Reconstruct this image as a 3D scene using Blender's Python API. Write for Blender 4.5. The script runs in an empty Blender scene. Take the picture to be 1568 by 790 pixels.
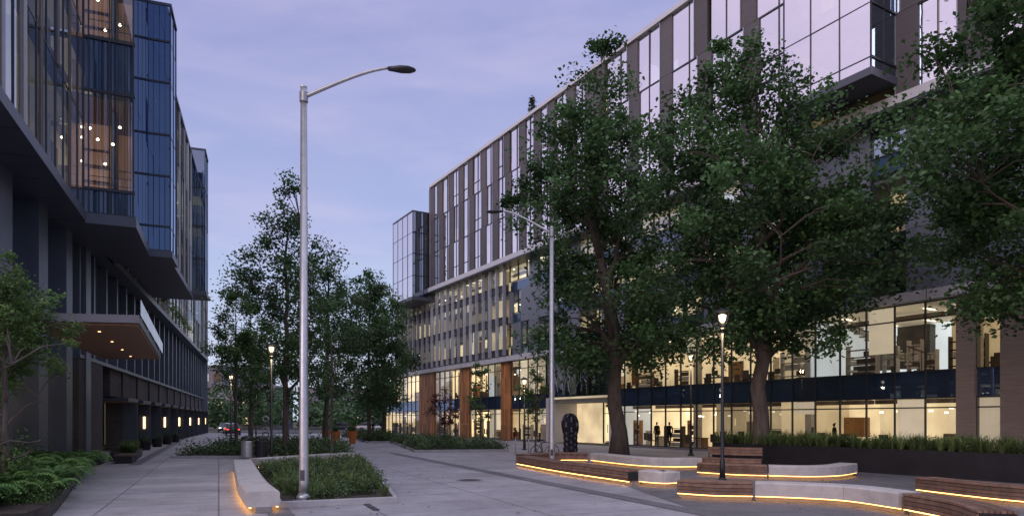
import bpy, math, random
import numpy as np
from mathutils import Vector
R = random.Random(7)
scene = bpy.context.scene
COL = scene.collection

# ------------------------------------------------------------------ materials
def nt(m):
    m.use_nodes = True
    t = m.node_tree; t.nodes.clear()
    return t, t.nodes, t.links
def pmat(name, col, rough=.6, metal=0., var=.15, nscale=3., bump=0., bscale=40., spec=.5, col2=None, stretch=(1,1,1), trans=0.):
    m = bpy.data.materials.new(name); t,N,L = nt(m)
    out = N.new('ShaderNodeOutputMaterial'); b = N.new('ShaderNodeBsdfPrincipled')
    tc = N.new('ShaderNodeTexCoord'); mp = N.new('ShaderNodeMapping'); mp.inputs['Scale'].default_value = stretch
    L.new(tc.outputs['Object'], mp.inputs[0])
    no = N.new('ShaderNodeTexNoise'); no.inputs['Scale'].default_value = nscale; no.inputs['Detail'].default_value = 6
    no.inputs['Roughness'].default_value = .65
    L.new(mp.outputs[0], no.inputs['Vector'])
    rp = N.new('ShaderNodeValToRGB')
    c2 = col2 if col2 else tuple(min(1, c*(1+var)) for c in col)
    rp.color_ramp.elements[0].position = .3; rp.color_ramp.elements[1].position = .7
    rp.color_ramp.elements[0].color = (*[c*(1-var) for c in col], 1); rp.color_ramp.elements[1].color = (*c2, 1)
    L.new(no.outputs[0], rp.inputs[0])
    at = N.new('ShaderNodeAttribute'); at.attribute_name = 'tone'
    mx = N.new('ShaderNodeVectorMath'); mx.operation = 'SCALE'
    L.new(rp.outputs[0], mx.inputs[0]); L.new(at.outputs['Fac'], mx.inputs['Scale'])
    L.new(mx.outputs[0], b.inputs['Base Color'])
    b.inputs['Roughness'].default_value = rough; b.inputs['Metallic'].default_value = metal
    b.inputs['Specular IOR Level'].default_value = spec
    if bump:
        n2 = N.new('ShaderNodeTexNoise'); n2.inputs['Scale'].default_value = bscale; n2.inputs['Detail'].default_value = 4
        L.new(mp.outputs[0], n2.inputs['Vector'])
        bp = N.new('ShaderNodeBump'); bp.inputs['Strength'].default_value = bump; bp.inputs['Distance'].default_value = .02
        L.new(n2.outputs[0], bp.inputs['Height']); L.new(bp.outputs[0], b.inputs['Normal'])
    if trans:
        tr = N.new('ShaderNodeBsdfTranslucent'); L.new(mx.outputs[0], tr.inputs[0])
        ms = N.new('ShaderNodeMixShader'); ms.inputs[0].default_value = trans
        L.new(b.outputs[0], ms.inputs[1]); L.new(tr.outputs[0], ms.inputs[2]); L.new(ms.outputs[0], out.inputs[0])
    else:
        L.new(b.outputs[0], out.inputs[0])
    return m
def emat(name, col, strength, nvar=0., nscale=.3, base=(.5,.45,.38), sample=False):
    m = bpy.data.materials.new(name); t,N,L = nt(m)
    out = N.new('ShaderNodeOutputMaterial'); b = N.new('ShaderNodeBsdfPrincipled')
    b.inputs['Base Color'].default_value = (*base,1); b.inputs['Roughness'].default_value = .8
    b.inputs['Emission Color'].default_value = (*col,1)
    at = N.new('ShaderNodeAttribute'); at.attribute_name = 'tone'
    ml = N.new('ShaderNodeMath'); ml.operation = 'MULTIPLY'; ml.inputs[1].default_value = strength
    L.new(at.outputs['Fac'], ml.inputs[0])
    last = ml
    if nvar:
        tc = N.new('ShaderNodeTexCoord'); no = N.new('ShaderNodeTexNoise'); no.inputs['Scale'].default_value = nscale
        no.inputs['Detail'].default_value = 3
        L.new(tc.outputs['Object'], no.inputs['Vector'])
        mr = N.new('ShaderNodeMapRange'); mr.inputs[1].default_value=.3; mr.inputs[2].default_value=.7
        mr.inputs[3].default_value = 1-nvar; mr.inputs[4].default_value = 1+nvar
        L.new(no.outputs[0], mr.inputs[0])
        m2 = N.new('ShaderNodeMath'); m2.operation='MULTIPLY'
        L.new(ml.outputs[0], m2.inputs[0]); L.new(mr.outputs[0], m2.inputs[1]); last = m2
    L.new(last.outputs[0], b.inputs['Emission Strength'])
    L.new(b.outputs[0], out.inputs[0])
    if not sample: m.cycles.emission_sampling = 'NONE'
    return m
def gmat(name, tint, refl, base, rough=.015, rtint=(1,1,1), wav=0.):
    m = bpy.data.materials.new(name); t,N,L = nt(m)
    out = N.new('ShaderNodeOutputMaterial')
    tr = N.new('ShaderNodeBsdfTransparent'); tr.inputs[0].default_value = (*tint,1)
    gl = N.new('ShaderNodeBsdfGlossy'); gl.inputs['Color'].default_value = (*rtint,1); gl.inputs['Roughness'].default_value = rough
    if wav:
        tc = N.new('ShaderNodeTexCoord'); no = N.new('ShaderNodeTexNoise'); no.inputs['Scale'].default_value = .6
        L.new(tc.outputs['Object'], no.inputs['Vector'])
        bp = N.new('ShaderNodeBump'); bp.inputs['Strength'].default_value = wav; bp.inputs['Distance'].default_value=1.
        L.new(no.outputs[0], bp.inputs['Height']); L.new(bp.outputs[0], gl.inputs['Normal'])
    lw = N.new('ShaderNodeLayerWeight'); lw.inputs[0].default_value = .5
    mr = N.new('ShaderNodeMapRange'); mr.inputs[1].default_value=0; mr.inputs[2].default_value=1
    mr.inputs[3].default_value = base; mr.inputs[4].default_value = refl
    pw = N.new('ShaderNodeMath'); pw.operation='POWER'; pw.inputs[1].default_value = 2.5
    L.new(lw.outputs['Facing'], pw.inputs[0]); L.new(pw.outputs[0], mr.inputs[0])
    ms = N.new('ShaderNodeMixShader'); L.new(mr.outputs[0], ms.inputs[0])
    L.new(tr.outputs[0], ms.inputs[1]); L.new(gl.outputs[0], ms.inputs[2]); L.new(ms.outputs[0], out.inputs[0])
    return m
def brickmat(name, c1, c2, mortar, w, h, msize, rot=0., rough=.85, bump=.3, speck=0., vert=False):
    m = bpy.data.materials.new(name); t,N,L = nt(m)
    out = N.new('ShaderNodeOutputMaterial'); b = N.new('ShaderNodeBsdfPrincipled'); b.inputs['Roughness'].default_value = rough
    tc = N.new('ShaderNodeTexCoord'); mp = N.new('ShaderNodeMapping'); mp.inputs['Rotation'].default_value = (0,0,rot)
    L.new(tc.outputs['Object'], mp.inputs[0]); src = mp.outputs[0]
    if vert:
        sp = N.new('ShaderNodeSeparateXYZ'); cb = N.new('ShaderNodeCombineXYZ'); L.new(mp.outputs[0], sp.inputs[0])
        L.new(sp.outputs[0], cb.inputs[0]); L.new(sp.outputs[2], cb.inputs[1]); src = cb.outputs[0]
    br = N.new('ShaderNodeTexBrick'); br.inputs['Scale'].default_value = 1; br.inputs['Brick Width'].default_value = w
    br.inputs['Row Height'].default_value = h; br.inputs['Mortar Size'].default_value = msize; br.inputs['Mortar Smooth'].default_value = .1
    br.inputs['Color1'].default_value = (*c1,1); br.inputs['Color2'].default_value = (*c2,1); br.inputs['Mortar'].default_value = (*mortar,1)
    if not vert: br.offset = 0.
    L.new(src, br.inputs['Vector'])
    last = br.outputs['Color']
    for scl,det,lo,hi in ((.35,8,.74,1.2),(2.2,6,.86,1.10))+(((28,3,1-speck,1+speck),) if speck else ()):
        no = N.new('ShaderNodeTexNoise'); no.inputs['Scale'].default_value = scl; no.inputs['Detail'].default_value = det; no.inputs['Roughness'].default_value=.7
        L.new(tc.outputs['Object'], no.inputs['Vector'])
        mr = N.new('ShaderNodeMapRange'); mr.inputs[1].default_value=.33; mr.inputs[2].default_value=.67; mr.inputs[3].default_value=lo; mr.inputs[4].default_value=hi
        L.new(no.outputs[0], mr.inputs[0])
        sc = N.new('ShaderNodeVectorMath'); sc.operation='SCALE'; L.new(last, sc.inputs[0]); L.new(mr.outputs[0], sc.inputs['Scale']); last = sc.outputs[0]
    L.new(last, b.inputs['Base Color'])
    bp = N.new('ShaderNodeBump'); bp.inputs['Strength'].default_value = bump; bp.inputs['Distance'].default_value=.01; bp.invert=True
    L.new(br.outputs['Fac'], bp.inputs['Height']); L.new(bp.outputs[0], b.inputs['Normal'])
    L.new(b.outputs[0], out.inputs[0])
    return m

SROT = math.radians(-23.25)
M = dict(
 concrete=brickmat('concrete_paving',(.36,.35,.37),(.30,.295,.315),(.14,.14,.15),3.2,1.6,.022,rot=SROT,rough=.6,speck=.16,bump=.3),
 walk=brickmat('sidewalk_paving',(.40,.385,.385),(.33,.325,.335),(.16,.16,.17),2.4,1.5,.02,rot=SROT,rough=.65,speck=.2,bump=.3),
 aggregate=brickmat('dark_aggregate_paving',(.16,.16,.17),(.135,.135,.145),(.09,.09,.09),3.,1.5,.02,rot=math.radians(-10),rough=.7,speck=.5,bump=.2),
 asphalt=pmat('asphalt',(.07,.07,.075),.9,var=.2,nscale=.7,bump=.4),
 groundm=pmat('ground_soil_grass',(.06,.07,.05),.95,var=.3,nscale=.1),
 kerb=pmat('kerb_concrete',(.38,.38,.39),.85,var=.18,nscale=2,bump=.3),
 benchc=pmat('bench_concrete',(.48,.46,.44),.75,var=.18,nscale=2.5,bump=.15,bscale=60),
 wood=pmat('bench_wood',(.20,.12,.085),.6,var=.4,nscale=5,bump=.2,bscale=50),
 woodp=pmat('wood_panel',(.46,.19,.06),.5,var=.4,nscale=2.5,stretch=(1,1,.15)),
 soffwood=pmat('soffit_wood',(.26,.13,.07),.5,var=.3,nscale=5,stretch=(4,.4,1)),
 steel=pmat('galvanised_steel',(.50,.51,.53),.38,metal=.75,var=.12,nscale=6,bump=.05),
 darkmetal=pmat('dark_bronze_metal',(.025,.026,.03),.45,metal=.4,var=.2),
 blacksteel=pmat('black_steel_planter',(.018,.018,.022),.5,metal=.3,var=.35,nscale=1.5),
 greypanel=pmat('grey_metal_panel',(.22,.24,.29),.42,metal=.35,var=.06,nscale=.6),
 darkpanel=pmat('charcoal_metal_panel',(.075,.085,.11),.42,metal=.4,var=.12,nscale=.7),
 soffit=pmat('soffit_panel',(.10,.11,.14),.45,metal=.3,var=.1,nscale=.7),
 brown=pmat('brown_ribbed_panel',(.094,.087,.092),.65,var=.14,nscale=1.2,stretch=(.3,.3,9),bump=.6,bscale=3),
 tan=pmat('ribbed_terracotta',(.25,.21,.175),.75,var=.15,nscale=2,stretch=(.5,.5,6),bump=.9,bscale=3),
 white=pmat('white_metal_trim',(.58,.59,.62),.45,var=.05),
 mull=pmat('mullion',(.05,.055,.065),.4,metal=.5,var=.1),
 fin=pmat('fin_metal',(.34,.37,.42),.35,metal=.5,var=.1),
 spandrel=gmat('spandrel_glass',(.75,.85,.95),.6,.12,rtint=(.6,.75,1)),
 spback=pmat('spandrel_backing',(.035,.052,.082),.4,var=.25,nscale=.5),
 glassclear=gmat('clear_glass',(.94,.95,.93),.6,.05),
 glassmid=gmat('tinted_glass',(.72,.80,.84),.75,.18,rtint=(.85,.93,1)),
 glassrefl=gmat('reflective_glass',(.42,.45,.50),.94,.74,rtint=(.98,.97,1),wav=.015),
 glassblue=gmat('blue_glass',(.13,.17,.23),.8,.32,rtint=(.68,.82,1),wav=.004),
 glasssky=gmat('bay_side_glass',(.05,.07,.10),.75,.30,rtint=(.62,.78,1)),
 inwall=emat('interior_wall_glow',(1.,.76,.43),1.15,.3,.6),  # wall emits its own warm glow, standing in for lamplight on it
 inceil=emat('interior_ceiling_glow',(1.,.80,.52),.55,.3,.5),  # ceiling glow put into the material instead of light from lamps
 incool=emat('interior_cool_glow',(.80,.9,.95),.85,.2,.4),  # cooler self-glowing wall, imitates a room under white light
 inlamp=emat('ceiling_luminaire',(1.,.88,.68),3.),
 shade=emat('roller_shade',(1.,.83,.58),.6,.08,1.),  # shade cloth emits, imitating room light coming through it
 orange=emat('interior_orange_wall_glow',(1.,.48,.26),.2,.45,.7,base=(.33,.22,.16)),  # emission on the bay walls replaces warm lighting of the room
 infloor=pmat('interior_floor',(.2,.17,.14),.5),
 slab=pmat('slab_edge',(.22,.22,.23),.8),
 furn=pmat('interior_furniture',(.08,.06,.05),.6,var=.5,nscale=1),
 furnw=pmat('interior_white_furniture',(.6,.56,.5),.6),
 furnb=pmat('interior_wood_panel',(.32,.16,.065),.6,var=.3),
 led=emat('led_strip',(1.,.46,.12),8.5,sample=True),
 bulb=emat('lamp_bulb',(1.,.80,.52),20),
 sconce=emat('sconce_light',(1.,.62,.28),4.5,sample=True),
 lampglass=gmat('lamp_glass',(.95,.95,.95),.5,.06),
 bark=pmat('bark',(.10,.082,.068),.95,var=.35,nscale=6,stretch=(1,1,.25),bump=.9,bscale=14),
 leafd=pmat('maple_leaves',(.072,.150,.054),.5,var=.25,nscale=.6,trans=.3,spec=.4),
 leafm=pmat('ash_leaves',(.08,.155,.055),.5,var=.25,nscale=.6,trans=.3,spec=.4),
 leafl=pmat('light_leaves',(.115,.20,.06),.55,var=.25,nscale=.8,trans=.35,spec=.3),
 leafr=pmat('red_leaves',(.13,.04,.045),.55,var=.25,nscale=.8,trans=.3,spec=.3),
 litter=pmat('dry_leaves',(.16,.12,.06),.8,var=.4,nscale=4),
 needle=pmat('conifer_needles',(.045,.07,.05),.7,var=.3,nscale=.6),
 shrub=pmat('shrub_leaves',(.085,.14,.055),.6,var=.4,nscale=1.2,trans=.2,spec=.3),
 grass=pmat('grass_blades',(.11,.165,.055),.6,var=.35,nscale=1.5,trans=.25,spec=.3),
 fern=pmat('fern_fronds',(.11,.22,.06),.55,var=.3,nscale=2,trans=.3,spec=.35),
 soil=pmat('soil_mulch',(.045,.033,.025),.95,var=.5,nscale=8,bump=.8,bscale=20),
 sculpt=pmat('carved_basalt',(.006,.006,.008),.85,var=.6,nscale=7,col2=(.035,.035,.045),bump=1.,bscale=9,spec=.15),
 orangep=pmat('orange_planter_paint',(.5,.14,.03),.5,var=.1),
 rubber=pmat('tyre_rubber',(.02,.02,.02),.8),
 carred=pmat('car_paint_dark',(.05,.055,.07),.25,metal=.3,var=.05), carwhite=pmat('car_paint_white',(.6,.6,.6),.3,var=.03),
 carglass=pmat('car_glass',(.01,.012,.015),.08,var=.1),
 tail=emat('tail_light',(1.,.05,.02),4), headl=emat('head_light',(1.,.9,.7),8),
 brick=brickmat('dark_brick',(.085,.07,.065),(.06,.052,.052),(.035,.035,.035),.4,.075,.008,rot=math.radians(-70),vert=True,bump=.5),
 distant=pmat('distant_facade',(.22,.22,.25),.8,var=.2,nscale=.2),
 skin=pmat('skin',(.45,.28,.2),.6), cloth1=pmat('navy_cloth',(.03,.035,.06),.8), cloth2=pmat('grey_cloth',(.15,.15,.17),.8), hair=pmat('hair',(.03,.02,.015),.6),
)

# ------------------------------------------------------------------ mesh helpers
def mesh_obj(name, verts, faces, tones, mat, parent=None, smooth=False):
    me = bpy.data.meshes.new(name); me.from_pydata(verts, [], faces); me.update()
    a = me.attributes.new('tone','FLOAT','FACE'); a.data.foreach_set('value', np.array(tones,dtype=np.float32))
    if smooth: me.polygons.foreach_set('use_smooth',[True]*len(me.polygons))
    me.materials.append(M[mat]); ob = bpy.data.objects.new(name, me); COL.objects.link(ob)
    if parent: ob.parent = parent
    return ob
def empty(name, loc=(0,0,0)):
    e = bpy.data.objects.new(name, None); e.empty_display_size=.3; COL.objects.link(e); return e
class Part:
    def __init__(s): s.v=[]; s.f=[]; s.t=[]
    def quad(s, pts, tone=1.):
        i=len(s.v); s.v+= [tuple(p) for p in pts]; s.f.append(tuple(range(i,i+len(pts)))); s.t.append(tone)
    def hexa(s, p, tone=1.):
        i=len(s.v); s.v += [tuple(q) for q in p]
        for f in ((0,3,2,1),(4,5,6,7),(0,1,5,4),(1,2,6,5),(2,3,7,6),(3,0,4,7)):
            s.f.append(tuple(i+k for k in f)); s.t.append(tone)
    def box(s,x0,x1,y0,y1,z0,z1,tone=1.):
        s.hexa([(x0,y0,z0),(x1,y0,z0),(x1,y1,z0),(x0,y1,z0),(x0,y0,z1),(x1,y0,z1),(x1,y1,z1),(x0,y1,z1)],tone)
    def tube(s, pts, rad, n=8, tone=1., cap=True):
        i0=len(s.v); pts=[Vector(p) for p in pts]; k=len(pts)
        for j,p in enumerate(pts):
            t=(pts[min(j+1,k-1)]-pts[max(j-1,0)])
            if t.length<1e-6: t=Vector((0,0,1))
            t.normalize()
            a=Vector((1,0,0)) if abs(t.x)<.8 else Vector((0,1,0))
            u=t.cross(a).normalized(); w=t.cross(u)
            for q in range(n):
                an=2*math.pi*q/n; s.v.append(tuple(p+(u*math.cos(an)+w*math.sin(an))*rad[j]))
        for j in range(k-1):
            for q in range(n):
                s.f.append((i0+j*n+q,i0+j*n+(q+1)%n,i0+(j+1)*n+(q+1)%n,i0+(j+1)*n+q)); s.t.append(tone)
        if cap:
            s.f.append(tuple(i0+q for q in range(n))[::-1]); s.t.append(tone)
            s.f.append(tuple(i0+(k-1)*n+q for q in range(n))); s.t.append(tone)
    def _lathe(s,c,prof,n,tone):
        i0=len(s.v)
        for r,z in prof:
            for q in range(n):
                an=2*math.pi*q/n; s.v.append((c[0]+r*math.cos(an),c[1]+r*math.sin(an),c[2]+z))
        for j in range(len(prof)-1):
            for q in range(n):
                s.f.append((i0+j*n+q,i0+j*n+(q+1)%n,i0+(j+1)*n+(q+1)%n,i0+(j+1)*n+q)); s.t.append(tone)
        s.f.append(tuple(i0+q for q in range(n))[::-1]); s.t.append(tone)
        s.f.append(tuple(i0+(len(prof)-1)*n+q for q in range(n))); s.t.append(tone)
    def path(s, pts, prof, tone=1., cap=True):  # prof: (offset to right of travel, z)
        k=len(pts); n=len(prof); i0=len(s.v)
        for j in range(k):
            a=Vector(pts[max(j-1,0)]); b=Vector(pts[min(j+1,k-1)]); t=(b-a).normalized(); r=Vector((t.y,-t.x))
            for o,z in prof: s.v.append((pts[j][0]+r.x*o, pts[j][1]+r.y*o, z))
        for j in range(k-1):
            for q in range(n):
                s.f.append((i0+j*n+q,i0+j*n+(q+1)%n,i0+(j+1)*n+(q+1)%n,i0+(j+1)*n+q)); s.t.append(tone)
        if cap:
            s.f.append(tuple(i0+q for q in range(n))); s.t.append(tone)
            s.f.append(tuple(i0+(k-1)*n+q for q in range(n))[::-1]); s.t.append(tone)
    def make(s,name,mat,parent=None,smooth=False):
        if s.v: return mesh_obj(name,s.v,s.f,s.t,mat,parent,smooth)
def catmull(P, n=8):
    P=[Vector(p) for p in P]; out=[]
    Q=[P[0]*2-P[1]]+P+[P[-1]*2-P[-2]]
    for i in range(1,len(Q)-2):
        for k in range(n):
            t=k/n; a,b,c,d=Q[i-1],Q[i],Q[i+1],Q[i+2]
            out.append(.5*((2*b)+(c-a)*t+(2*a-5*b+4*c-d)*t*t+(3*b-a-3*c+d)*t**3))
    out.append(P[-1]); return out

class Group:
    def __init__(s,name): s.name=name; s.p={}
    def __getitem__(s,k):
        if k not in s.p: s.p[k]=Part()
        return s.p[k]
    def make(s, smooth=()):
        e=empty(s.name)
        for (nm,mt),p in s.p.items(): p.make(nm,mt,e,nm in smooth)
        return e
class Frame:
    def __init__(s,o,d,n):
        s.o=Vector(o); s.d=Vector(d).normalized(); s.n=Vector(n).normalized()
    def pt(s,a,o,z):
        p=s.o+s.d*a+s.n*o; return (p.x,p.y,z)
    def box(s,part,a0,a1,o0,o1,z0,z1,tone=1.):
        if a0>a1:a0,a1=a1,a0
        if o0>o1:o0,o1=o1,o0
        f=s.pt
        part.hexa([f(a0,o0,z0),f(a1,o0,z0),f(a1,o1,z0),f(a0,o1,z0),f(a0,o0,z1),f(a1,o0,z1),f(a1,o1,z1),f(a0,o1,z1)],tone)
    def pane(s,part,a0,a1,o,z0,z1,tone=1.,jit=.006):
        j=[R.uniform(-jit,jit) for _ in range(3)]
        part.quad([s.pt(a0,o+j[0],z0),s.pt(a1,o+j[1],z0),s.pt(a1,o+j[1]+j[2],z1),s.pt(a0,o+j[0]+j[2],z1)],tone)
    def cross(s,part,a,o0,o1,z0,z1,tone=1.):
        part.quad([s.pt(a,o0,z0),s.pt(a,o1,z0),s.pt(a,o1,z1),s.pt(a,o0,z1)],tone)
    def flat(s,part,a0,a1,o0,o1,z,tone=1.):
        part.quad([s.pt(a0,o0,z),s.pt(a1,o0,z),s.pt(a1,o1,z),s.pt(a0,o1,z)],tone)

def curtain(fr,G,a0,a1,z0,z1,o,mod,glass='glassclear',rows=(),mw=.05,md=.12,shades=0.,jit=.006):
    n=max(1,round((a1-a0)/mod)); w=(a1-a0)/n; zs=[z0]+list(rows)+[z1]
    for i in range(n):
        for j in range(len(zs)-1):
            fr.pane(G['glazing_'+glass,glass],a0+i*w,a0+(i+1)*w,o,zs[j],zs[j+1],1,jit)
        if R.random()<shades:
            fr.pane(G['roller_shades','shade'],a0+i*w+.04,a0+(i+1)*w-.04,o-.12,z1-(z1-z0)*R.choice([.25,.35,.5,.7,1.]),z1-.05,R.uniform(.5,1.3),0)
    for i in range(n+1):
        c=a0+i*w; fr.box(G['mullions','mull'],c-mw/2,c+mw/2,o-.04,o+md-.04,z0,z1)
    for z in zs:
        fr.box(G['transoms','mull'],a0,a1,o-.035,o+md-.06,z-.03,z+.03)
def interior(fr,G,a0,a1,z0,z1,o=0.,depth=6.,lit=1.,room=5.,wall='inwall',furn=True,dark=.25,lamps=True,fit=1.):
    """rooms: floor, luminaires, furniture; back wall, partitions and ceiling self-glow in place of room light"""
    back=o-depth; H=z1-z0
    fr.box(G['floors','infloor'],a0,a1,back,o-.15,z0,z0+.04)
    a=a0
    while a<a1-.2:
        b=min(a1,a+R.uniform(.5,1.5)*room)
        if a1-b<1: b=a1
        t=lit*(R.uniform(.08,.25) if R.random()<dark else R.uniform(.5,1.15))
        wl='incool' if (wall=='inwall' and R.random()<.08) else wall
        bo=back+R.choice([0,.3,.45])*(depth-1.)
        fr.pane(G['back_walls',wl],a,b,bo,z0,z1,t,0)
        fr.cross(G['partitions',wl],b-.02,back,o-R.choice([.6,1.5,2.5]),z0,z1,t*R.uniform(.3,.9))
        fr.box(G['ceilings','inceil'],a,b,back,o-.16,z1-.12,z1-.06,t*R.uniform(.4,1.1))
        c=a+R.uniform(0,.6)
        while c<b-.4:
            w=R.choice([.25,.5,.95,1.3,1.8]); w=min(w,b-c-.05); h=R.choice([.4,.6,.8,.97])*(H-.3); zb=z0+.05 if R.random()<.6 else z0+.9
            h=min(h,z1-.2-zb)
            fr.box(G['wall_fittings',R.choice(['furn','furnb','furnb','furnw','furnw','tan'])],c,c+w,bo+.02,bo+R.choice([.06,.1,.6]),zb,zb+h,R.uniform(.5,1.3))
            c+=w+R.choice([.4,.9,1.6,2.4])/fit
        if lamps:
            kind=R.random(); c=a+.5; st=R.uniform(1.1,2.2)
            while c<b-.4:
                q=bo+.8
                while q<o-.7:
                    zz=z1-.16 if kind<.6 else z1-.16-R.uniform(.5,.9)
                    if kind<.5: fr.flat(G['ceiling_lights','inlamp'],c,c+.12,q,q+1.1,zz,max(.15,t)*1.2); q+=2.
                    else: fr.box(G['pendant_lights','inlamp'],c,c+.14,q,q+.14,zz-.1,zz,max(.15,t)*1.1); q+=1.4
                c+=st
            fr.box(G['ceiling_ducts','furn'],a+.1,b-.1,o-2.2,o-1.9,z1-.5,z1-.28,1.5)
        if furn:
            for row in range(2):
                c=a+R.uniform(.2,1)
                while c<b-.9:
                    w=min(R.uniform(.5,1.8),b-c-.1); h=R.choice([.75,.75,.75,1.1,1.5,1.9]); q=o-.6-row*1.9-R.uniform(0,.9)
                    if q<bo+.8: break
                    mt=R.choice(['furn','furnb','furnw'])
                    if h<1.2:
                        fr.box(G['tables',mt],c,c+w,q-.7,q,z0+h-.05,z0+h)
                        for cc in (c+.05,c+w-.1): fr.box(G['table_legs',mt],cc,cc+.05,q-.65,q-.05,z0+.04,z0+h-.05)
                        fr.box(G['chairs','furn'],c+w*.3,c+w*.3+.45,q+.1,q+.5,z0+.4,z0+.46); fr.box(G['chairs','furn'],c+w*.3,c+w*.3+.45,q+.46,q+.52,z0+.46,z0+.95)
                        if R.random()<.6: fr.box(G['monitors','furn'],c+w*.4,c+w*.4+.5,q-.3,q-.27,z0+h+.1,z0+h+.42)
                    else:
                        for k in range(5): fr.box(G['shelves',mt],c,c+w,q-.35,q,z0+.1+k*h/5,z0+.14+k*h/5)
                        fr.box(G['shelves',mt],c-.04,c,q-.35,q,z0+.04,z0+h); fr.box(G['shelves',mt],c+w,c+w+.04,q-.35,q,z0+.04,z0+h)
                        for k in range(4):
                            fr.box(G['shelf_contents',R.choice(['furn','furnw'])],c+.05,c+w*R.uniform(.4,.95),q-.3,q-.05,z0+.142+k*h/5,z0+.14+k*h/5+h/5*.7)
                    c+=w+R.uniform(.4,2.)
        a=b
    c=a0+2
    while c<a1: fr.box(G['columns','furnw'],c,c+.4,o-1.3,o-.9,z0+.04,z1-.13); c+=8.5

# ------------------------------------------------------------------ RIGHT BUILDING
FR=Frame((12.3,43.5),(-.5066,.8622),(-.8622,-.5066))
G=Group('office_building'); SE=60.; SN=-26.
def lower(a0,a1,mod=1.42,g='glassclear'):
    curtain(FR,G,a0,a1,.15,3.0,0,mod,g,rows=(2.55,),shades=.12); curtain(FR,G,a0,a1,4.25,7.45,0,mod,g,rows=(6.7,),shades=.18)
    n=max(1,round((a1-a0)/mod)); w=(a1-a0)/n
    for i in range(n):
        FR.pane(G['spandrel_glass','spandrel'],a0+i*w,a0+(i+1)*w,.01,3.0,4.25,1,.01)
        FR.box(G['spandrel_backing','spback'],a0+i*w+.02,a0+(i+1)*w-.02,-.25,-.03,3.03,4.22,R.uniform(.8,1.25))
        FR.box(G['mullions','mull'],a0+i*w-.02,a0+i*w+.02,.0,.07,3.03,4.22)
    FR.box(G['base_kerb','slab'],a0,a1,-.2,.06,0.,.15)
lower(SN,-17.9); lower(-16.85,-15.85); lower(-15.1,9.3); lower(18.3,24.4); lower(26.2,33.0); lower(35.2,42.0); lower(46.5,SE)
for a,b in ((-17.9,-16.85),(-15.85,-15.1)): FR.box(G['ribbed_piers','tan'],a,b,-.3,.25,0,7.5)
for a,b in ((24.4,26.2),(33.0,35.2),(42.0,46.5)):
    n=int((b-a)/.3)
    for i in range(n):
        w=(b-a)/n
        for z in range(5): FR.box(G['wood_cladding','woodp'],a+i*w+.006,a+(i+1)*w-.006,-.2,.14,.02+z*1.49,1.5+z*1.49,R.uniform(.65,1.3))
interior(FR,G,SN,9.3,.05,3.3,depth=7,lit=1.05,room=4.,dark=.08)
interior(FR,G,18.3,SE,.05,3.3,depth=6,lit=1.25,room=4.,dark=.08)
interior(FR,G,SN,9.3,4.0,7.5,depth=7,lit=1.05,room=4.5,dark=.08)
interior(FR,G,9.3,18.3,4.0,7.5,depth=7,lit=.5,room=5,dark=.4)
interior(FR,G,18.3,SE,4.0,7.5,depth=6,lit=1.15,room=4.,dark=.1)
FR.box(G['slabs','slab'],SN,SE,-12,-.26,3.4,3.95); FR.box(G['slabs','slab'],SN,SE,-12,-.1,7.5,7.9)
for k in range(16): FR.box(G['interior_stair','furnw'],-13.2+k*.3,-12.85+k*.3,-2.6,-1.3,4.1+k*.2,4.18+k*.2)
for k in range(12): FR.box(G['stair_railing','furn'],-13.2+k*.4,-13.17+k*.4,-1.28,-1.25,4.1+k*.27,5.1+k*.27)
G['stair_handrail','furn'].tube([FR.pt(-13.2,-1.26,5.1),FR.pt(-8.4,-1.26,7.3)],[.03,.03],5)
# entrance recess
FR.box(G['entrance_jambs','white'],9.3,9.6,-3.2,.1,0,3.9); FR.box(G['entrance_jambs','white'],18.0,18.3,-3.2,.1,0,3.9)
FR.box(G['entrance_soffit','inceil'],9.6,18.0,-3.2,-.02,3.72,3.9,.9)  # soffit surface glows itself in place of entrance lighting
FR.box(G['entrance_wall','inwall'],14.2,18.0,-3.2,-3.0,0,3.72,.6)
curtain(FR,G,9.6,14.2,0.05,3.6,-3.0,1.15,'glassclear',rows=(2.5,),mw=.07)
interior(FR,G,9.3,18.3,.05,3.6,o=-3.2,depth=4,lit=1.3,room=9,dark=0,furn=False)
for i in range(4):
    FR.box(G['door_pulls','steel'],10.1+i*1.15,10.14+i*1.15,-2.95,-2.9,.9,1.6)
curtain(FR,G,9.3,18.3,3.9,7.45,.05,1.5,'glassblue',rows=(5.7,))
for i in range(22):
    a=R.uniform(12,17.5); z=R.uniform(4.,5.2); d_=R.choice([-1,1]); pts=[FR.pt(a+R.uniform(-.12,.12)*k+(k*.12*d_),.12,z+k*.45) for k in range(6)]
    pts=[p for p in pts if p[2]<7.3]; G['glass_mural','fin'].tube(pts,[.03]*len(pts),5)
FR.box(G['cornice','white'],SN,SE+.3,-.3,.55,7.5,7.95)
for k in range(int((SE-SN)/4)): FR.box(G['cornice_joints','mull'],SN+k*4,SN+k*4+.03,.55,.556,7.5,7.95)
zs=[7.95,11.0,14.0,16.6]
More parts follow.
